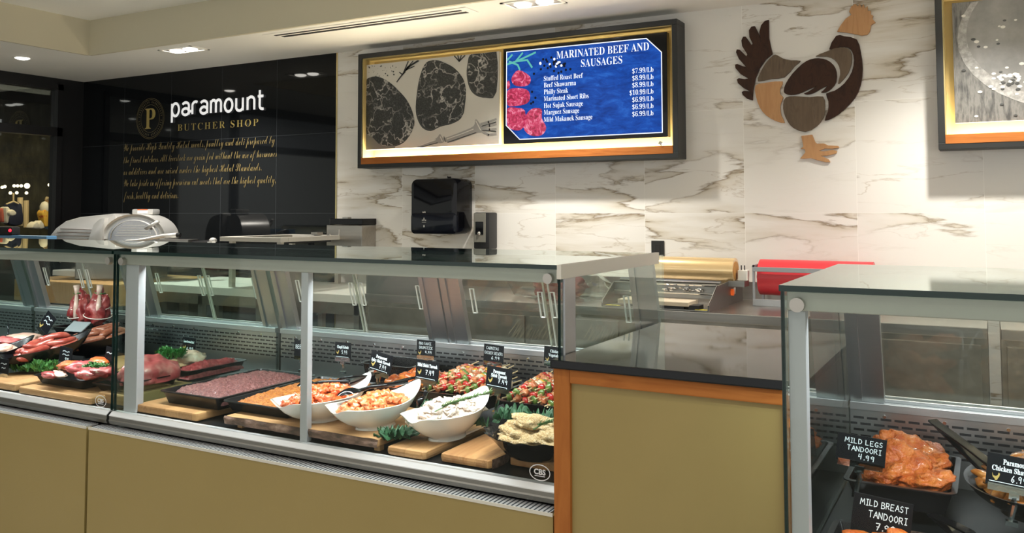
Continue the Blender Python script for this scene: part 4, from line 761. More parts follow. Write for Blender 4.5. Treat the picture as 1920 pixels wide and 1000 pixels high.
def board(x0, x1, y0, y1, z, label, mt='board', th=.022, bark=False, bev=.006, feet=True):
    t = empty('wooden_board', ((x0+x1)/2, (y0+y1)/2, DZ), 0, label, 'board'); w, d = (x1-x0)/2, (y1-y0)/2; zz = z-DZ
    MB().prism([(-w+bev, -d), (w-bev, -d), (w, -d+bev), (w, d), (-w, d), (-w, -d+bev)], zz-th, zz, 'z').build('slab', M[mt], t, bevel=bev if not bark else .002)
    if bark:
        b = MB(); b.grid(lambda u, v: (-w+2*w*u, -d-.004-.006*mnoise.noise(Vector((u*14, v*2, x0)))-.003*math.sin(v*3.1), zz-th-.004+(th+.005)*v+.002*mnoise.noise(Vector((u*9, 4, v)))), 90, 6)
        b.build('bark_edge', M['bark'], t, smooth=True)
    if feet:
        for k in ((-w+.05, -d+.03), (w-.02, -d+.03), (-w+.05, d-.04), (w-.02, d-.04)): MB().box(k[0]-.011, k[0]+.011, k[1]-.011, k[1]+.011, 0, max(.002, zz-th)).build('foot', M[mt], t)
    return t
def bowl(x, y, z, L, Wd, H, ang, label, mt='china', rise=.05, tilt=0, name='boat_bowl', foot=True):
    """a boat shaped bowl: pointed raised ends, wavy rim, oval foot"""
    N = 56
    def ring(k, zr, inner=0):
        out = []
        for i in range(N):
            t = 2*math.pi*i/N; c, s = math.cos(t), math.sin(t)
            px = (L/2-inner)*k*(abs(c)**.92)*(1 if c > 0 else -1); py = (Wd/2-inner)*(k**.8)*(abs(s)**1.25)*(1 if s > 0 else -1)
            rim = H+rise*(max(0, c)**3)+rise*.35*(max(0, -c)**3)-.018*math.exp(-((t-R(205))/.22)**2)
            out.append((px, py, zr*rim))
        return out
    f0 = [(.0, .44)] if not foot else []
    rs = [ring(.42, .0), ring(.40, .10), ring(.47, .20), ring(.66, .38), ring(.84, .64), ring(.97, .93), ring(1.0, 1.0), ring(.985, 1.008, .002), ring(.95, .95, .004), ring(.80, .66, .004), ring(.60, .42, .003), ring(.3, .27, .002)]
    o = rings(MB(), rs).build(name, M[mt], smooth=True, auto=60); o.location = (x, y, z); o.rotation_euler = (0, 0, 0)
    o.matrix_world = Matrix.Translation((x, y, z)) @ Matrix.Rotation(ang, 4, 'Z') @ Matrix.Rotation(-tilt, 4, 'Y')
    return tag(o, label, 'bowl'), o.matrix_world.copy()
def pieces(name, protos, mt, n, Mw, a, c, z0, dome, label, cat, group, seed=1, layers=3, jit=.25):
    """individual copies heaped over an ellipse in the local frame Mw"""
    rn = random.Random(seed); me = [p.mesh(name, M[mt], smooth=True) for p in protos]; k = 0
    for i in range(n):
        rr_ = math.sqrt((i+.5)/n); th = i*2.39996+rn.uniform(-jit, jit); u, v = rr_*math.cos(th), rr_*math.sin(th)
        zz = z0+dome*(1-rr_**2)+rn.uniform(-.004, .006)
        o = bpy.data.objects.new(name, me[i % len(me)]); COL.objects.link(o)
        o.matrix_world = Mw @ Matrix.Translation((u*a, v*c, zz)) @ Matrix.Rotation(rn.uniform(0, 6.28), 4, 'Z') @ Matrix.Rotation(rn.uniform(-.6, .6), 4, 'X') @ Matrix.Rotation(rn.uniform(-.5, .5), 4, 'Y') @ Matrix.Scale(rn.uniform(.85, 1.2), 4)
        tag(o, label, cat, group)
def mound(name, Mw, a, c, z0, hgt, mt, label, cat):
    o = MB().grid(lambda u, v: (a*v*math.cos(2*math.pi*u), c*v*math.sin(2*math.pi*u), z0+hgt*(1-v*v)+.003*mnoise.noise(Vector((9*v*math.cos(2*math.pi*u), 9*v*math.sin(2*math.pi*u), a*50)))), 36, 10, closed_u=True).build(name, M[mt], smooth=True)
    o.matrix_world = Mw; return tag(o, label, cat, kind='stuff')
def rosemary(x, y, z, L, ang, label, pitch=.1, seed=1):
    t = empty('rosemary_sprig', (x, y, z), 0, label, 'herb sprig', rot=(0, -pitch, ang)); rn = random.Random(seed)
    MB().tube([(0, 0, 0), (L*.4, .004, .012), (L*.8, -.003, .012), (L, .004, .004)], .0022, 5).build('stem', M['rosemary'], t); b = MB()
    for k in range(int(L*700)):
        s = rn.uniform(.12, 1)*L; a = rn.uniform(0, 6.28); l = rn.uniform(.016, .028); p = Vector((s, 0, .01)); d = Vector((.75, math.cos(a)*.8, math.sin(a)*.6+.2)).normalized()*l; w = Vector((0, -math.sin(a), math.cos(a)))*.0026
        b.add([p-w, p+w, p+d], [(0, 1, 2)])
    b.build('needles', M['rosemary'], t); return t
def leafy(name, x, y, z, sx, sy, h, mt, label, n=9, seed=1, cat='leafy greens', rz=0):
    fine = mt == 'parsley'; n = n*7 if fine else n*2
    t = empty(name, (x, y, z), rz, label, cat); rn = random.Random(seed); b = MB()
    for k in range(n):
        cx, cy = rn.uniform(-.5, .5)*sx, rn.uniform(-.5, .5)*sy; a = rn.uniform(0, 6.28); l = rn.uniform(.012, .02) if fine else rn.uniform(.03, .05); hh = rn.uniform(.2, 1)*h
        def fn(u, v, cx=cx, cy=cy, a=a, l=l, hh=hh, k=k):
            th = (u-.5)*3.6; r_ = l*v*(1+(.45 if fine else .2)*math.sin(u*(24 if fine else 40)+k)*v); ruff = (.004 if fine else .011)*v*v*math.sin(u*46+k*2)
            px, py = r_*math.cos(th), r_*math.sin(th)
            return (cx+px*math.cos(a)-py*math.sin(a), cy+px*math.sin(a)+py*math.cos(a), .004+hh*(v**.7)*(.5+.5*math.cos(th*.6))+ruff)
        b.grid(fn, 26 if fine else 44, 5 if fine else 7)
    b.build('leaves', M[mt], t, smooth=False); b = MB()
    for k in range(3): b.tube([(-sx*.3+k*.02, -sy*.2, .004), (sx*.2, k*.01, .012)], .003, 6)
    b.build('stalks', M['parsley'], t); return t
def chickmark(cx, cz, s):
    q = [(-.5, .55), (-.35, .1), (0, .05), (.22, .25), (.30, .62), (.48, .48), (.42, .1), (.2, -.35), (.12, -.5), (-.1, -.5), (-.15, -.3), (-.42, -.05)]
    return MB().prism([(cx+a*s, cz+c*s) for a, c in q], -.0004, 0, 'y')
def pricetag(px, py, wpx, hpx, label, lines, Y, yaw=0, roll=0, mark=None, clip=.05, lean=0, band=True, base=None):
    c = P(px, py, Y=Y); dep = (c-CAM['loc']).dot(AX[2]); s = dep/CAM['f']; w, h = wpx*s, hpx*s
    t = empty('price_tag', c, 0, label, 'price tag', rot=(lean, roll, yaw))
    MB().box(-w/2, w/2, 0, .002, -h/2, h/2).build('card', M['card'], t, bevel=.0006); tb = MB(); hb = MB()
    for txt, st, fz, fh, fw, fx in lines:
        if st == 's': g = text_mesh(serif(txt), w*fw, h*fh, align='CENTER', bold=.012)
        elif st == 'x':   # unreadable scrawl
            g = MB(); ribbon(g, [((-.5+k/14)*w*fw, h*fh*(.5+.45*((k*7) % 5-2)/2*(-1)**k*.5)) for k in range(15)], h*.035)
        else: g = hand(txt, h*fh, w*fw, seed=len(txt)*7+int(px))
        shift(g, w*fx, -.0006, h*(fz-.5)); tb = merge(tb, g)
    for q in (((-.44, -.37), (.34, -.37), (.34, -.46)), ((-.44, -.46), (.34, -.46))) if any(l[1] == 's' for l in lines) else ():
        g = MB(); ribbon(g, [(a*w, c*h) for a, c in q], h*.018); tb = merge(tb, shift(g, 0, -.0006, 0))
    if tb.v: tb.build('writing', M['inkblue'], t)
    if mark: shift(chickmark(-w*.33, h*(mark-.5), h*.22), 0, -.0004, 0).build('chicken_mark', M['inkgold'], t)
    if band:
        b = MB(); b.box(-w*.46, w*.46, -.0036, -.0012, -h/2-.010, -h/2+.006).box(-w*.46, w*.38, -.0026, -.0006, -h/2+.004, -h/2+.0055); cl = b.build('clip_bar', M['clipsolid'], t)
    b = MB(); b.box(-.010, .010, -.004, .004, -h/2-.022, -h/2-.006).tube([(0, 0, -h/2-.018), (.003, .002, -h/2-.034), (-.002, .001, -h/2-clip)], [.006, .007, .005], 8).box(-.012, .012, -.008, .008, -h/2-clip-.010, -h/2-clip); b.build('clip_stand', M['clipsolid'], t, smooth=False)
    return t
def tongs(p, q, label, w=.022):
    p, q = Vector(p), Vector(q); t = empty('tongs', p, 0, label, 'tongs'); d = q-p; L = d.length; t.matrix_world = Matrix.Translation(p) @ d.to_track_quat('X', 'Z').to_matrix().to_4x4()
    for s_ in (-1, 1): MB().prism([(0, .001), (L*.5, .012), (L*.85, .016), (L, .006), (L, .003), (L*.84, .010), (L*.5, .007), (0, -.003)], -w/2, w/2, 'y', M=Matrix.Scale(s_, 4, (0, 0, 1))).build('arm', M['blackgloss'], t, bevel=.001)
    return t
def spoon(p, q, label, r=.032):
    p, q = Vector(p), Vector(q); d = q-p; L = d.length; t = empty('serving_spoon', p, 0, label, 'spoon'); t.matrix_world = Matrix.Translation(p) @ d.to_track_quat('X', 'Z').to_matrix().to_4x4()
    MB().tube([(r*.8, 0, 0), (r*2, 0, .006), (L, 0, 0)], [.007, .006, .008], 8, M=Matrix.Scale(1.0, 4)).build('handle', M['blackgloss'], t, smooth=True)
    MB().grid(lambda u, v: (r*1.25*v*math.cos(2*math.pi*u), r*.85*v*math.sin(2*math.pi*u), .016*(1-v*v)), 24, 8, closed_u=True).build('scoop', M['blackgloss'], t, smooth=True); return t
# ------------------------------------------------------------------ middle case: boards, trays, bowls
board(-.41, -.075, -2.775, -2.45, .692, 'plain pale wooden board under the brownish mince tray', 'boardy', feet=False, th=.028)
board(.068, .735, -2.775, -2.36, .702, 'long live edge board with dark bark under two white bowls', bark=True)
board(.768, .915, -2.782, -2.40, .688, 'chamfered pale wooden board under the creamy chicken bowl', 'boardy', bev=.010, feet=False, th=.026)
bd4 = board(.955, 1.135, -2.765, -2.44, .688, 'striped wooden board with dark end left of the scalloped dish', 'boardmix', bev=.010, feet=False, th=.026)
MB().grid(lambda u, v: (.090+.006*math.sin(u*9)+.004*mnoise.noise(Vector((u*12, v*3, 1))), -.155+.315*u, .001+.028*v), 40, 5).build('bark_end', M['bark'], bd4, smooth=True)
board(1.16, 1.345, -2.70, -2.47, .692, 'striped board piece beneath the scalloped dish of breaded chicken', 'boardmix', feet=False, th=.028)
board(-.70, -.53, -2.72, -2.40, .699, 'wooden board under the roast, behind the white post', feet=False, th=.05)
tray(-.18, -2.465, .693, .325, .53, .045, 'long black tray holding the brownish purple mince')
heap('brown_mince', -.172, -2.455, .713, .285, .49, .040, 'groundplum', 'smooth bed of brownish purple minced meat in long black tray', ex=.3)
tray(.158, -2.470, .703, .325, .53, .034, 'long black tray holding the orange mince')
heap('orange_mince', .160, -2.455, .713, .285, .49, .036, 'groundorange', 'bed of orange seasoned minced meat in long black tray', ex=.3)
tray(-.575, -2.27, .70, .13, .34, .045, 'small black tray of bright red mince near the rear panel')
heap('red_mince', -.575, -2.27, .715, .105, .31, .05, 'groundred', 'bright red minced beef heaped in the small black tray', ex=.6, amp=.008)
tray(-.598, -2.585, .70, .16, .26, .045, 'black tray with the large beef roast behind the white post')
rs_ = empty('beef_roast', (-.578, -2.575, .722), R(80), 'large pink beef roast in a black tray behind the post', 'meat')
blob_mb(.130, .064, .085, .34, 1.2, 6, 4, .3).build('roast', M['beefpink'], rs_, smooth=True, loc=(0, 0, .03))
leafy('parsley_bunch', -.68, -2.40, .78, .10, .08, .05, 'parsley', 'dark green herb bunch behind the beef roast', 9, 3)
blob_o = blob_mb(.075, .05, .03, .4, 3, 7, 3).build('pale_mince', M['palemeat'], smooth=True); blob_o.location = (-.66, -2.30, .775); tag(blob_o, 'pale grey pink meat pile between roast and red mince', 'meat')
BW = [(.405, -2.652, .703, .365, .205, .080, 64, 'white boat bowl of orange chicken nearest the orange mince', 'b1'), (.628, -2.652, .703, .335, .20, .080, 60, 'middle white boat bowl of peach coloured chicken with black spoon', 'b2'), (.880, -2.605, .689, .325, .20, .086, 66, 'white boat bowl of creamy pale chicken topped with rosemary', 'b3')]
MW = {}
for x, y, z, L, w, h, a, lab, k in BW: _, MW[k] = bowl(x, y, z, L, w, h, R(a), lab, tilt=R(3))
chunk = [blob_mb(.016, .012, .010, .6, 2.0, s, 3) for s in range(5)]
mound('chicken_base', MW['b1'], .128, .064, .058, .034, 'orangechk', 'orange marinade bed in the white bowl nearest the orange mince', 'marinated chicken')
pieces('chicken_cube', chunk, 'orangechk', 75, MW['b1'], .128, .062, .068, .036, 'orange marinated chicken cube in the bowl nearest the orange mince', 'chicken cube', 'orange chicken cubes in the first white bowl', 2)
mound('chicken_base', MW['b2'], .115, .060, .055, .032, 'peachchk', 'peach marinade bed in the middle white bowl', 'marinated chicken')
pieces('chicken_cube', [blob_mb(.018, .014, .011, .6, 1.9, s+9, 3) for s in range(5)], 'peachchk', 52, MW['b2'], .118, .060, .066, .034, 'peach coloured chicken cube in the middle white bowl with spoon', 'chicken cube', 'peach chicken cubes in the middle white bowl', 3)
mound('chicken_base', MW['b3'], .130, .072, .064, .054, 'creamchk', 'creamy marinade bed in the white bowl with rosemary', 'marinated chicken')
pieces('chicken_piece', [blob_mb(.021, .015, .008, .6, 1.8, s+20, 3) for s in range(5)], 'creamchk', 75, MW['b3'], .128, .068, .070, .046, 'creamy white chicken piece in the bowl topped with rosemary', 'chicken piece', 'creamy chicken pieces in the third white bowl', 4)
rp = P(815, 772, Z=.812); rosemary(rp.x, rp.y, .812, .20, R(64), 'long rosemary sprig lying on the creamy white chicken', .12)
spoon(P(655, 737, Z=.812), P(765, 716, Z=.84), 'black serving spoon in the middle white bowl', .034)
spoon(P(575, 722, Z=.80), P(655, 716, Z=.82), 'black serving spoon behind the orange chicken bowl post', .03)
tongs(P(700, 703, Z=.835), P(630, 719, Z=.80), 'black tongs resting on the rim of the orange chicken bowl')
tongs(P(800, 704, Z=.82), P(735, 727, Z=.80), 'black tongs behind the middle white bowl near drumsticks')
spoon(P(790, 755, Z=.80), P(800, 738, Z=.83), 'black spoon at the left edge of the creamy chicken bowl', .02)
# drumsticks and skewers
tray(.50, -2.22, .715, .27, .30, .045, 'black tray of dark glazed drumsticks behind the white bowls')
def drum_mb(s):
    b = blob_mb(.040, .026, .024, .2, 1.5, s, 3); b.v = [(x, y*(1-.35*(x/.04)), z*(1-.35*(x/.04))) for x, y, z in b.v]; return b
pieces('drumstick', [drum_mb(s) for s in range(3)], 'drum', 16, Matrix.Translation((.50, -2.22, .76)), .10, .12, .0, .028, 'brown glazed drumstick in the tray behind the white bowls', 'drumstick', 'glazed drumsticks in the black tray', 5)
tray(.73, -2.20, .710, .29, .33, .052, 'black tray of chicken skewers left of the second skewer tray')
tray(1.065, -2.17, .705, .32, .33, .050, 'black tray of chicken skewers nearest the cherry wood post')
def skewer(seed):
    t = empty('chicken_skewer', (0, 0, 0), 0); rn = random.Random(seed); MB().tube([(-.15, 0, 0), (.17, 0, 0)], .0022, 6).build('stick', M['stick'], t)
    seq = ['skewchk', 'redpep', 'skewchk', 'onion', 'yelpep', 'skewchk', 'grnpep', 'skewchk', 'redpep', 'onion']; rn.shuffle(seq); nm = dict(skewchk='chicken_chunk', redpep='red_pepper', yelpep='yellow_pepper', grnpep='green_pepper', onion='onion')
    x = -.125
    for k in seq:
        w = .017 if k == 'skewchk' else .011
        if k == 'skewchk': bb = blob_mb(.015, .016, .014, .45, 1.9, seed*11+int(x*999), 3)
        else: bb = blob_mb(.007, .017, .013, .25, 1.4, seed+int(x*500), 2); bb.v = [(p+9*(q*q), q, r_) for p, q, r_ in bb.v]
        bb.build(nm[k], M[k], t, smooth=True, loc=(x+w, rn.uniform(-.003, .003), rn.uniform(-.002, .003))); x += w*1.55
    return t
sk = [skewer(s) for s in (1, 2, 3)]
def lay(i, first, x, y, z, a, label, group):
    o = first if first else copy_tree(sk[i % 3]); o.location = (x, y, z); o.rotation_euler = (random.Random(i).uniform(0, 6), random.Random(i+50).uniform(-.06, .06), a); tag(o, label, 'skewer', group)
i = 0
for (tx, tz_, lab, grp) in ((.73, .772, 'chicken and pepper skewer in the left skewer tray', 'skewers in the left skewer tray'), (1.065, .766, 'chicken and pepper skewer in the skewer tray nearest the cherry post', 'skewers in the right skewer tray')):
    for lay_ in range(3):
        for k in range(9-lay_):
            lay(i, sk[i] if i < 3 else None, tx-.112+.027*k+.0135*lay_, -2.19+.01*((k*3+lay_) % 3), tz_-.004+.021*lay_, R(82+((k*37+lay_*23) % 17)), lab, grp); i += 1
# scalloped dish with breaded fillets
sx_, sy_, sz_ = 1.232, -2.64, .693
def sring(r, z, amp):
    r *= 1.13
    return [((r*(1+amp*math.cos(18*t)))*math.cos(t), (r*(1+amp*math.cos(18*t)))*math.sin(t), z+(.004*math.cos(18*t) if amp else 0)) for t in (2*math.pi*k/108 for k in range(108))]
o = rings(MB(), [sring(.085, 0, 0), sring(.10, .016, .01), sring(.125, .045, .025), sring(.145, .066, .035), sring(.147, .068, .035), sring(.137, .062, .03), sring(.115, .040, .02), sring(.09, .012, 0)]).build('scalloped_dish', M['blackgloss'], smooth=True, auto=60); o.location = (sx_, sy_, sz_); tag(o, 'round black scalloped dish of breaded chicken beside the cherry post', 'dish')
for k, (dx, dy, dz, a, lab) in enumerate(((-.05, .02, .066, 20, 'breaded chicken fillet at the left of the scalloped dish'), (.03, .05, .075, 60, 'breaded chicken fillet at the back of the scalloped dish'), (-.02, -.055, .062, 10, 'breaded chicken fillet at the front of the scalloped dish'), (.055, -.03, .066, -20, 'breaded chicken fillet nearest the cherry post in the dish'), (0, .0, .098, 35, 'topmost breaded chicken fillet in the scalloped dish'))):
    o = blob_mb(.080, .050, .026, .4, 1.9, k+40, 4).build('breaded_fillet', M['breaded'], smooth=True); o.location = (sx_+dx, sy_+dy, sz_+dz-.012); o.rotation_euler = (0, R(8), R(a)); tag(o, lab, 'chicken fillet', 'breaded fillets in the scalloped dish')
rp = P(1000, 806, Z=.800); rosemary(rp.x, rp.y, .800, .12, R(50), 'short rosemary sprig on the breaded chicken fillets', .15, 4)
leafy('kale_leaves', .745, -2.70, .690, .05, .05, .03, 'kale', 'small kale cluster between two boards by the white bowls', 5, 5); leafy('kale_leaves', 1.03, -2.46, .70, .14, .09, .055, 'kale', 'curly kale between creamy bowl and right skewer tray', 10, 6); leafy('kale_leaves', .74, -2.46, .705, .08, .06, .04, 'kale', 'kale tucked behind the middle white bowl', 6, 8); leafy('kale_leaves', 1.18, -2.46, .72, .12, .05, .05, 'kale', 'kale behind the breaded chicken under the skewers', 7, 9)
tray(.30, -2.08, .70, .26, .20, .10, 'empty black tray standing behind the orange mince')
# ------------------------------------------------------------------ middle case: price tags
pricetag(566, 655, 38, 32, 'black tag half hidden by the centre post, handwritten Beef Ka', [('BEEF KA', 'h', .52, .22, .82, .02), ('6', 'h', .2, .16, .07, .1)], -2.16)
pricetag(643, 658, 38, 31, 'upright black tag reading Chapli Kebab over orange mince', [('Chapli Kebab', 's', .64, .17, .72, 0), ('5.99', 'h', .3, .22, .34, .1)], -2.16, mark=.38)
pricetag(714, 681, 47, 38, 'tilted black tag reading Spicy Shish Tawouk by the first bowl', [('Paramount', 's', .70, .15, .5, 0), ('Spicy Shish Tawouk', 's', .50, .15, .86, 0), ('7.49', 'h', .22, .2, .3, .12)], -2.40, R(8), R(12), mark=.36, clip=.075)
pricetag(798.5, 654, 40, 31, 'black tag reading BBQ Sauce Drumstick at the rear panel', [('BBQ SAUCE', 'h', .72, .15, .66, -.04), ('DRUMSTICK', 'h', .46, .16, .72, 0), ('4.99', 'h', .2, .16, .34, .14)], -2.10, R(3), R(1), mark=.22)
pricetag(801, 696, 49, 38, 'black tag reading Mild Shish Tawouk behind the middle bowl', [('Mild Shish Tawouk', 's', .68, .17, .86, 0), ('7.49', 'h', .32, .22, .36, .12)], -2.42, R(6), R(5), mark=.4, clip=.07)
pricetag(925.5, 664, 42, 34, 'black tag reading Carnitas above the right skewer tray', [('CARNITAS', 'h', .72, .15, .62, -.06), ('CHICKEN SKEWERS', 'h', .46, .15, .9, 0), ('6.99', 'h', .2, .17, .4, .1)], -2.06, R(3), R(3))
pricetag(935.5, 710, 52, 41, 'large black tag reading Shish Tawouk behind creamy chicken bowl', [('Paramount', 's', .72, .15, .48, 0), ('Shish Tawouk', 's', .53, .16, .62, 0), ('7.49', 'h', .28, .19, .36, .16)], -2.40, R(6), R(6), mark=.36, clip=.075)
pricetag(1040, 667, 44, 32, 'black tag reading Vegetable half hidden by the counter edge', [('Chicken', 's', .66, .17, .42, .0), ('Vegetable', 's', .42, .17, .56, 0)], -2.06, R(3), R(3), mark=.24)
pricetag(354, 648, 32, 30, 'dim black tag over the bright red mince', [('Lean Ground Beef', 's', .66, .14, .8, 0), ('6.99', 'h', .2, .2, .5, .1)], -2.28, R(5), R(4), mark=.34, clip=.08)
# ------------------------------------------------------------------ left case
board(-1.125, -.655, -2.785, -2.45, .690, 'rough long wooden board under the raw steaks in left case', bark=False, feet=False, th=.026); board(-1.45, -1.165, -2.775, -2.50, .692, 'wooden board with cut corner at the far left glass', feet=False, th=.028); board(-1.30, -1.02, -2.52, -2.15, .715, 'wooden board raised under the black sausage bowl', feet=False, th=.05); board(-.99, -.70, -2.42, -2.1, .715, 'wooden board behind the raw steaks under brown sausages', feet=False, th=.05)
c1 = P(92, 684, Z=.718); _, m1 = bowl(c1.x, c1.y, .718, .40, .19, .085, R(72), 'black boat bowl full of red sausages', 'tray', .03, R(9), 'sausage_bowl')
c2 = P(190, 664, Z=.718); _, m2 = bowl(c2.x, c2.y, .718, .40, .20, .085, R(72), 'black boat bowl of brown sausages beside the case joint', 'tray', .03, R(9), 'sausage_bowl')
c3 = P(-10, 694, Z=.70); _, m3 = bowl(c3.x, c3.y, .70, .36, .19, .085, R(72), 'black boat bowl of small pale sausages at the left edge', 'tray', .03, R(9), 'sausage_bowl')
def sausage(L, r, bend, s):
    rn = random.Random(s); n = 10; b = MB(); b.tube([(-L/2+L*i/n, bend*math.cos(math.pi*(i/n-.5))-bend*.5+rn.uniform(-.001, .001), 0) for i in range(n+1)], [r*(.35 if i in (0, n) else (.85 if i in (1, n-1) else 1+.06*math.sin(i*2.1+s))) for i in range(n+1)], 12); return b
def sauspile(name, Mw, mt, L, r, rows, label, group, seed, z0=.075):
    rn = random.Random(seed); me = [sausage(L, r, .02*(s-1), s).mesh(name, M[mt], smooth=True) for s in range(3)]
    for lay_, (n, half) in enumerate(rows):
        for j in range(2):
            for k in range(n):
                v = (k-(n-1)/2)*(2*half/max(1, n-1)); o = bpy.data.objects.new(name, me[(k+j+lay_) % 3]); COL.objects.link(o)
                o.matrix_world = Mw @ Matrix.Translation(((-.072 if j == 0 else .068)*(1-.25*lay_)+rn.uniform(-.008, .008), v, z0+lay_*r*1.5+(.012 if j else 0))) @ Matrix.Rotation(rn.uniform(-.25, .25), 4, 'Z') @ Matrix.Rotation(rn.uniform(0, 6.28), 4, 'X'); tag(o, label, 'sausage', group)
sauspile('red_sausage', m1, 'sausred', .125, .0135, ((5, .058), (4, .045), (2, .016)), 'red raw sausage piled in the left black boat bowl', 'red sausages in the black bowl', 3, .066)
sauspile('brown_sausage', m2, 'sausbrown', .135, .0145, ((5, .060), (4, .045), (2, .018)), 'brown sausage piled in the bowl beside the case joint', 'brown sausages in the black bowl', 4, .066)
sauspile('small_sausage', m3, 'palemeat', .06, .009, ((6, .055), (5, .04)), 'small pale sausage in the bowl at the left edge', 'small pale sausages at the left edge', 5, .062)
leafy('parsley_bunch', P(72, 692, Z=.71).x, P(72, 692, Z=.71).y, .70, .20, .12, .06, 'parsley', 'bright green parsley bunch beside the raw steak tray', 16, 11, rz=R(20)); leafy('kale_leaves', P(30, 690, Z=.70).x, P(30, 690, Z=.70).y, .70, .12, .1, .04, 'kale', 'dark kale under the red sausage bowl', 8, 12)
tc_ = P(150, 705, Z=.72); tray(tc_.x, tc_.y, .691, .33, .22, .035, 'black tray of mixed raw steaks in the left case', r=.02); tray(P(200, 728, Z=.70).x+.02, P(200, 728, Z=.70).y+.02, .691, .14, .12, .03, 'corner of a black tray against the case joint', r=.02)
def cut(px, py, z, sx, sy, sz, mt, label, rz=0, seed=1, cat='raw meat', fatcap=False):
    p = P(px, py, Z=z); t = empty('raw_cut', p, R(rz), label, cat); blob_mb(sx*1.2, sy*1.25, sz, .34, 1.7, seed, 3).build('meat', M[mt], t, smooth=True)
    if fatcap: b = MB(); b.tube([(-sx*.9, -sy*.6, sz*.2), (0, -sy*1.02, sz*.3), (sx*.9, -sy*.5, sz*.2)], [sz*.2, sz*.35, sz*.2], 8); b.build('fat_rim', M['fat'], t, smooth=True)
    return t
cut(155, 690, .77, .055, .045, .030, 'beefpink', 'round pink steak in the middle of the raw meat tray', 10, 1); cut(135, 686, .775, .05, .035, .02, 'tandoori', 'orange marinated cut behind the round pink steak', 15, 2); cut(185, 679, .775, .06, .035, .02, 'orangechk', 'long orange marinated cut at the back of the tray', -15, 3); cut(165, 702, .755, .05, .035, .022, 'beefpink', 'pink chop in front of the round steak', -10, 4, fatcap=True); cut(192, 697, .765, .045, .035, .022, 'beef', 'dark red chop at the right of the raw meat tray', 20, 5, fatcap=True); cut(112, 701, .75, .065, .020, .009, 'fat', 'pale fatty strip at the left of the raw meat tray', -25, 6); cut(95, 703, .745, .045, .025, .014, 'beefpink', 'small pink strip beside the parsley', -15, 7)
leafy('garnish_herbs', P(180, 688, Z=.80).x, P(180, 688, Z=.80).y, .795, .06, .04, .015, 'parsley', 'small green garnish on the raw steaks', 4, 15)
for px, lab, sd, rz in ((153, 'left tied lamb rack standing upright at the rear', 1, 0), (181, 'right tied lamb rack leaning at the rear by the joint', 2, 25)):
    p = P(px, 606, Y=-2.05); t = empty('tied_lamb_rack', p, 0, lab, 'lamb rack', rot=(0, R(8 if sd == 2 else -4), R(rz)))
    bb = blob_mb(.060, .05, .085, .45, 1.9, sd+60, 4); bb.v = [(x*(1-.35*z/.085), y*(1-.3*z/.085), z+.085) for x, y, z in bb.v]; bb.build('meat', M['beef'], t, smooth=True)
    MB().tube([(.015, -.045, .03), (.02, -.042, .09), (.01, -.032, .15)], [.010, .014, .008], 8).build('fat_strip', M['fat'], t, smooth=True); MB().tube([(0, -.02, .15), (0, -.025, .20)], [.012, .016], 8).build('bone_end', M['fat'], t, smooth=True); b = MB()
    for k in range(3): b.tube([(.07*(1-.25*k)*math.cos(a), .062*(1-.2*k)*math.sin(a), .04+.045*k+.01*math.sin(a)) for a in (2*math.pi*i/16 for i in range(17))], .0022, 5)
    b.build('string', M['string'], t); b = MB(); b.box(-.02, .02, -.03, .01, .155, .16); b.build('herb_leaf', M['parsley'], t)
zr_ = P(165, 610, Y=-2.05).z; tray(P(168, 610, Y=-2.05).x, -2.06, zr_-.035, .34, .22, .030, 'black tray raised at the rear under the tied lamb racks'); o = tag(MB().box(-.06, .06, -.035, .035, 0, .006).build('grey_lid', mat('lid_grey', (.22, .25, .26), .35), bevel=.002), 'flat grey lid leaning in front of the lamb racks', 'lid'); o.location = P(146, 614, Y=-2.22); o.rotation_euler = (R(35), 0, R(5))
o = tag(MB().box(-.22, .22, -.10, .10, 0, .06).build('display_riser', M['black'], bevel=.004), 'black riser block under the rear lamb rack tray', 'riser'); o.location = (P(168, 610, Y=-2.05).x, -2.06, DZ); o.scale = (1, 1, max(.2, (zr_-.036-DZ)/.06))
cut(45, 633, .80, .08, .05, .018, 'palemeat', 'pale meat slab under the tilted price tag', 0, 8); cut(8, 640, .80, .06, .05, .02, 'beefpink', 'pink meat at the far left edge behind a tag', 0, 9)
pricetag(88, 606, 26, 40, 'strongly tilted black tag in front of the left mullion', [('X', 'x', .66, .2, .6, 0), ('X', 'x', .42, .2, .6, 0)], -2.25, R(10), R(38), mark=.2, clip=.07)
pricetag(15, 620, 22, 28, 'small leaning black tag near the left edge', [('X', 'x', .6, .16, .6, 0), ('X', 'x', .25, .16, .3, .1)], -2.35, R(-25), R(8))
pricetag(123, 667, 32, 31, 'black tag with price standing over the raw steaks', [('X', 'x', .68, .14, .5, .02), ('X', 'x', .48, .14, .5, .02), ('8.99', 'h', .16, .22, .5, .02)], -2.60, R(8), R(8), clip=.05)
pricetag(7, 688, 27, 29, 'black tag at the very left edge of the photo', [('X', 'x', .62, .14, .6, 0), ('X', 'x', .35, .14, .4, 0)], -2.70, R(4), R(3), clip=.07)
pricetag(205, 668, 22, 34, 'black tag squeezed against the case joint', [('X', 'x', .6, .14, .6, 0)], -2.55, R(5), R(10), clip=.07)
pricetag(-2, 765-12, 20, 1, 'clear tag clip lying on the left board', [], -2.74, 0, 0, band=False, clip=.03) if False else None
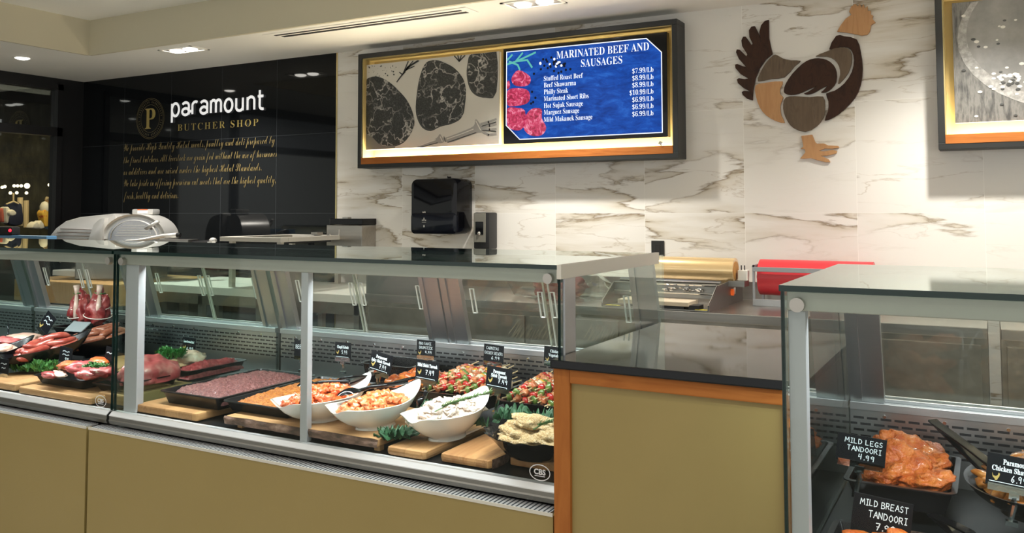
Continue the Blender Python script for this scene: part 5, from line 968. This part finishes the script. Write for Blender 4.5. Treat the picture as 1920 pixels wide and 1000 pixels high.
# ------------------------------------------------------------------ right case
tray(2.215, -2.52, .700, .25, .36, .055, 'deep black tray of tandoori chicken legs in right case', r=.025)
def leg_mb(s): b = blob_mb(.066, .044, .026, .42, 1.9, s, 4); return b
for k, (dx, dy, dz, a, lab) in enumerate(((-.03, -.08, .058, 10, 'front left tandoori chicken leg in the deep tray'), (.05, -.09, .056, -20, 'front right tandoori chicken leg in the deep tray'), (-.04, .0, .072, 40, 'left tandoori chicken leg in the deep tray'), (.04, .01, .074, -30, 'right tandoori chicken leg in the deep tray'), (-.03, .08, .070, 15, 'back left tandoori chicken leg in the deep tray'), (.05, .09, .072, 60, 'back right tandoori chicken leg in the deep tray'), (.0, .03, .096, 20, 'topmost tandoori chicken leg in the deep tray'), (.0, -.05, .088, -15, 'upper front tandoori chicken leg in the deep tray'))):
    o = leg_mb(k+80).build('tandoori_leg', M['tandoori'], smooth=True); o.location = (2.215+dx, -2.52+dy, .70+dz); o.rotation_euler = (R(k*9), R(k*5-15), R(a)); tag(o, lab, 'chicken leg', 'tandoori legs in the deep tray')
_, m4 = bowl(2.50, -2.56, .70, .42, .30, .070, R(95), 'black oval bowl of chicken shawarma at the right edge', 'tray', .015, 0, 'oval_bowl')
mound('shawarma_base', m4, .17, .115, .055, .055, 'shawarma', 'sauce bed under the chicken shawarma strips', 'marinated chicken')
pieces('shawarma_strip', [blob_mb(.030, .013, .010, .35, 1.6, s+100, 2) for s in range(4)], 'shawarma', 90, m4, .17, .115, .064, .055, 'brown chicken shawarma strip in the black oval bowl', 'shawarma strip', 'shawarma strips in the oval bowl', 6)
tray(2.235, -3.005, .662, .28, .29, .050, 'black tray of tandoori breast at the bottom of the photo', r=.02)
pieces('breast_piece', [blob_mb(.045, .030, .020, .3, 1.5, s+120, 3) for s in range(3)], 'tandoori', 14, Matrix.Translation((2.235, -3.005, .700)), .095, .10, .0, .012, 'orange tandoori breast piece in the front black tray', 'chicken breast', 'tandoori breast pieces in the front tray', 7)
tongs(P(1748, 788, Y=-2.45), P(1885, 905, Y=-2.58), 'long black tongs leaning in the shawarma bowl', .030); tongs(P(1746, 965, Y=-2.72), P(1830, 1018, Y=-2.80), 'black tongs lying across the front breast tray', .026)
pricetag(1614.5, 844, 86, 52, 'black handwritten tag reading Mild Legs Tandoori', [('MILD LEGS', 'h', .70, .17, .76, .04), ('TANDOORI', 'h', .43, .17, .68, .06), ('4.99', 'h', .16, .18, .32, .12)], -2.70, R(8), R(6), clip=.07)
pricetag(1653, 972, 103, 75, 'black handwritten tag reading Mild Breast Tandoori', [('MILD BREAST', 'h', .74, .15, .8, .02), ('TANDOORI', 'h', .46, .16, .64, .10), ('7.99', 'h', .18, .17, .32, .08)], -2.92, R(8), R(7), clip=.05)
pricetag(1905, 888, 97, 60, 'black tag reading Chicken Shawarma at the right edge', [('Paramount', 's', .70, .16, .46, 0), ('Chicken Shawarma', 's', .48, .16, .82, 0), ('6.99', 'h', .2, .2, .26, .06)], -2.74, R(4), R(6), mark=.28, clip=.07)
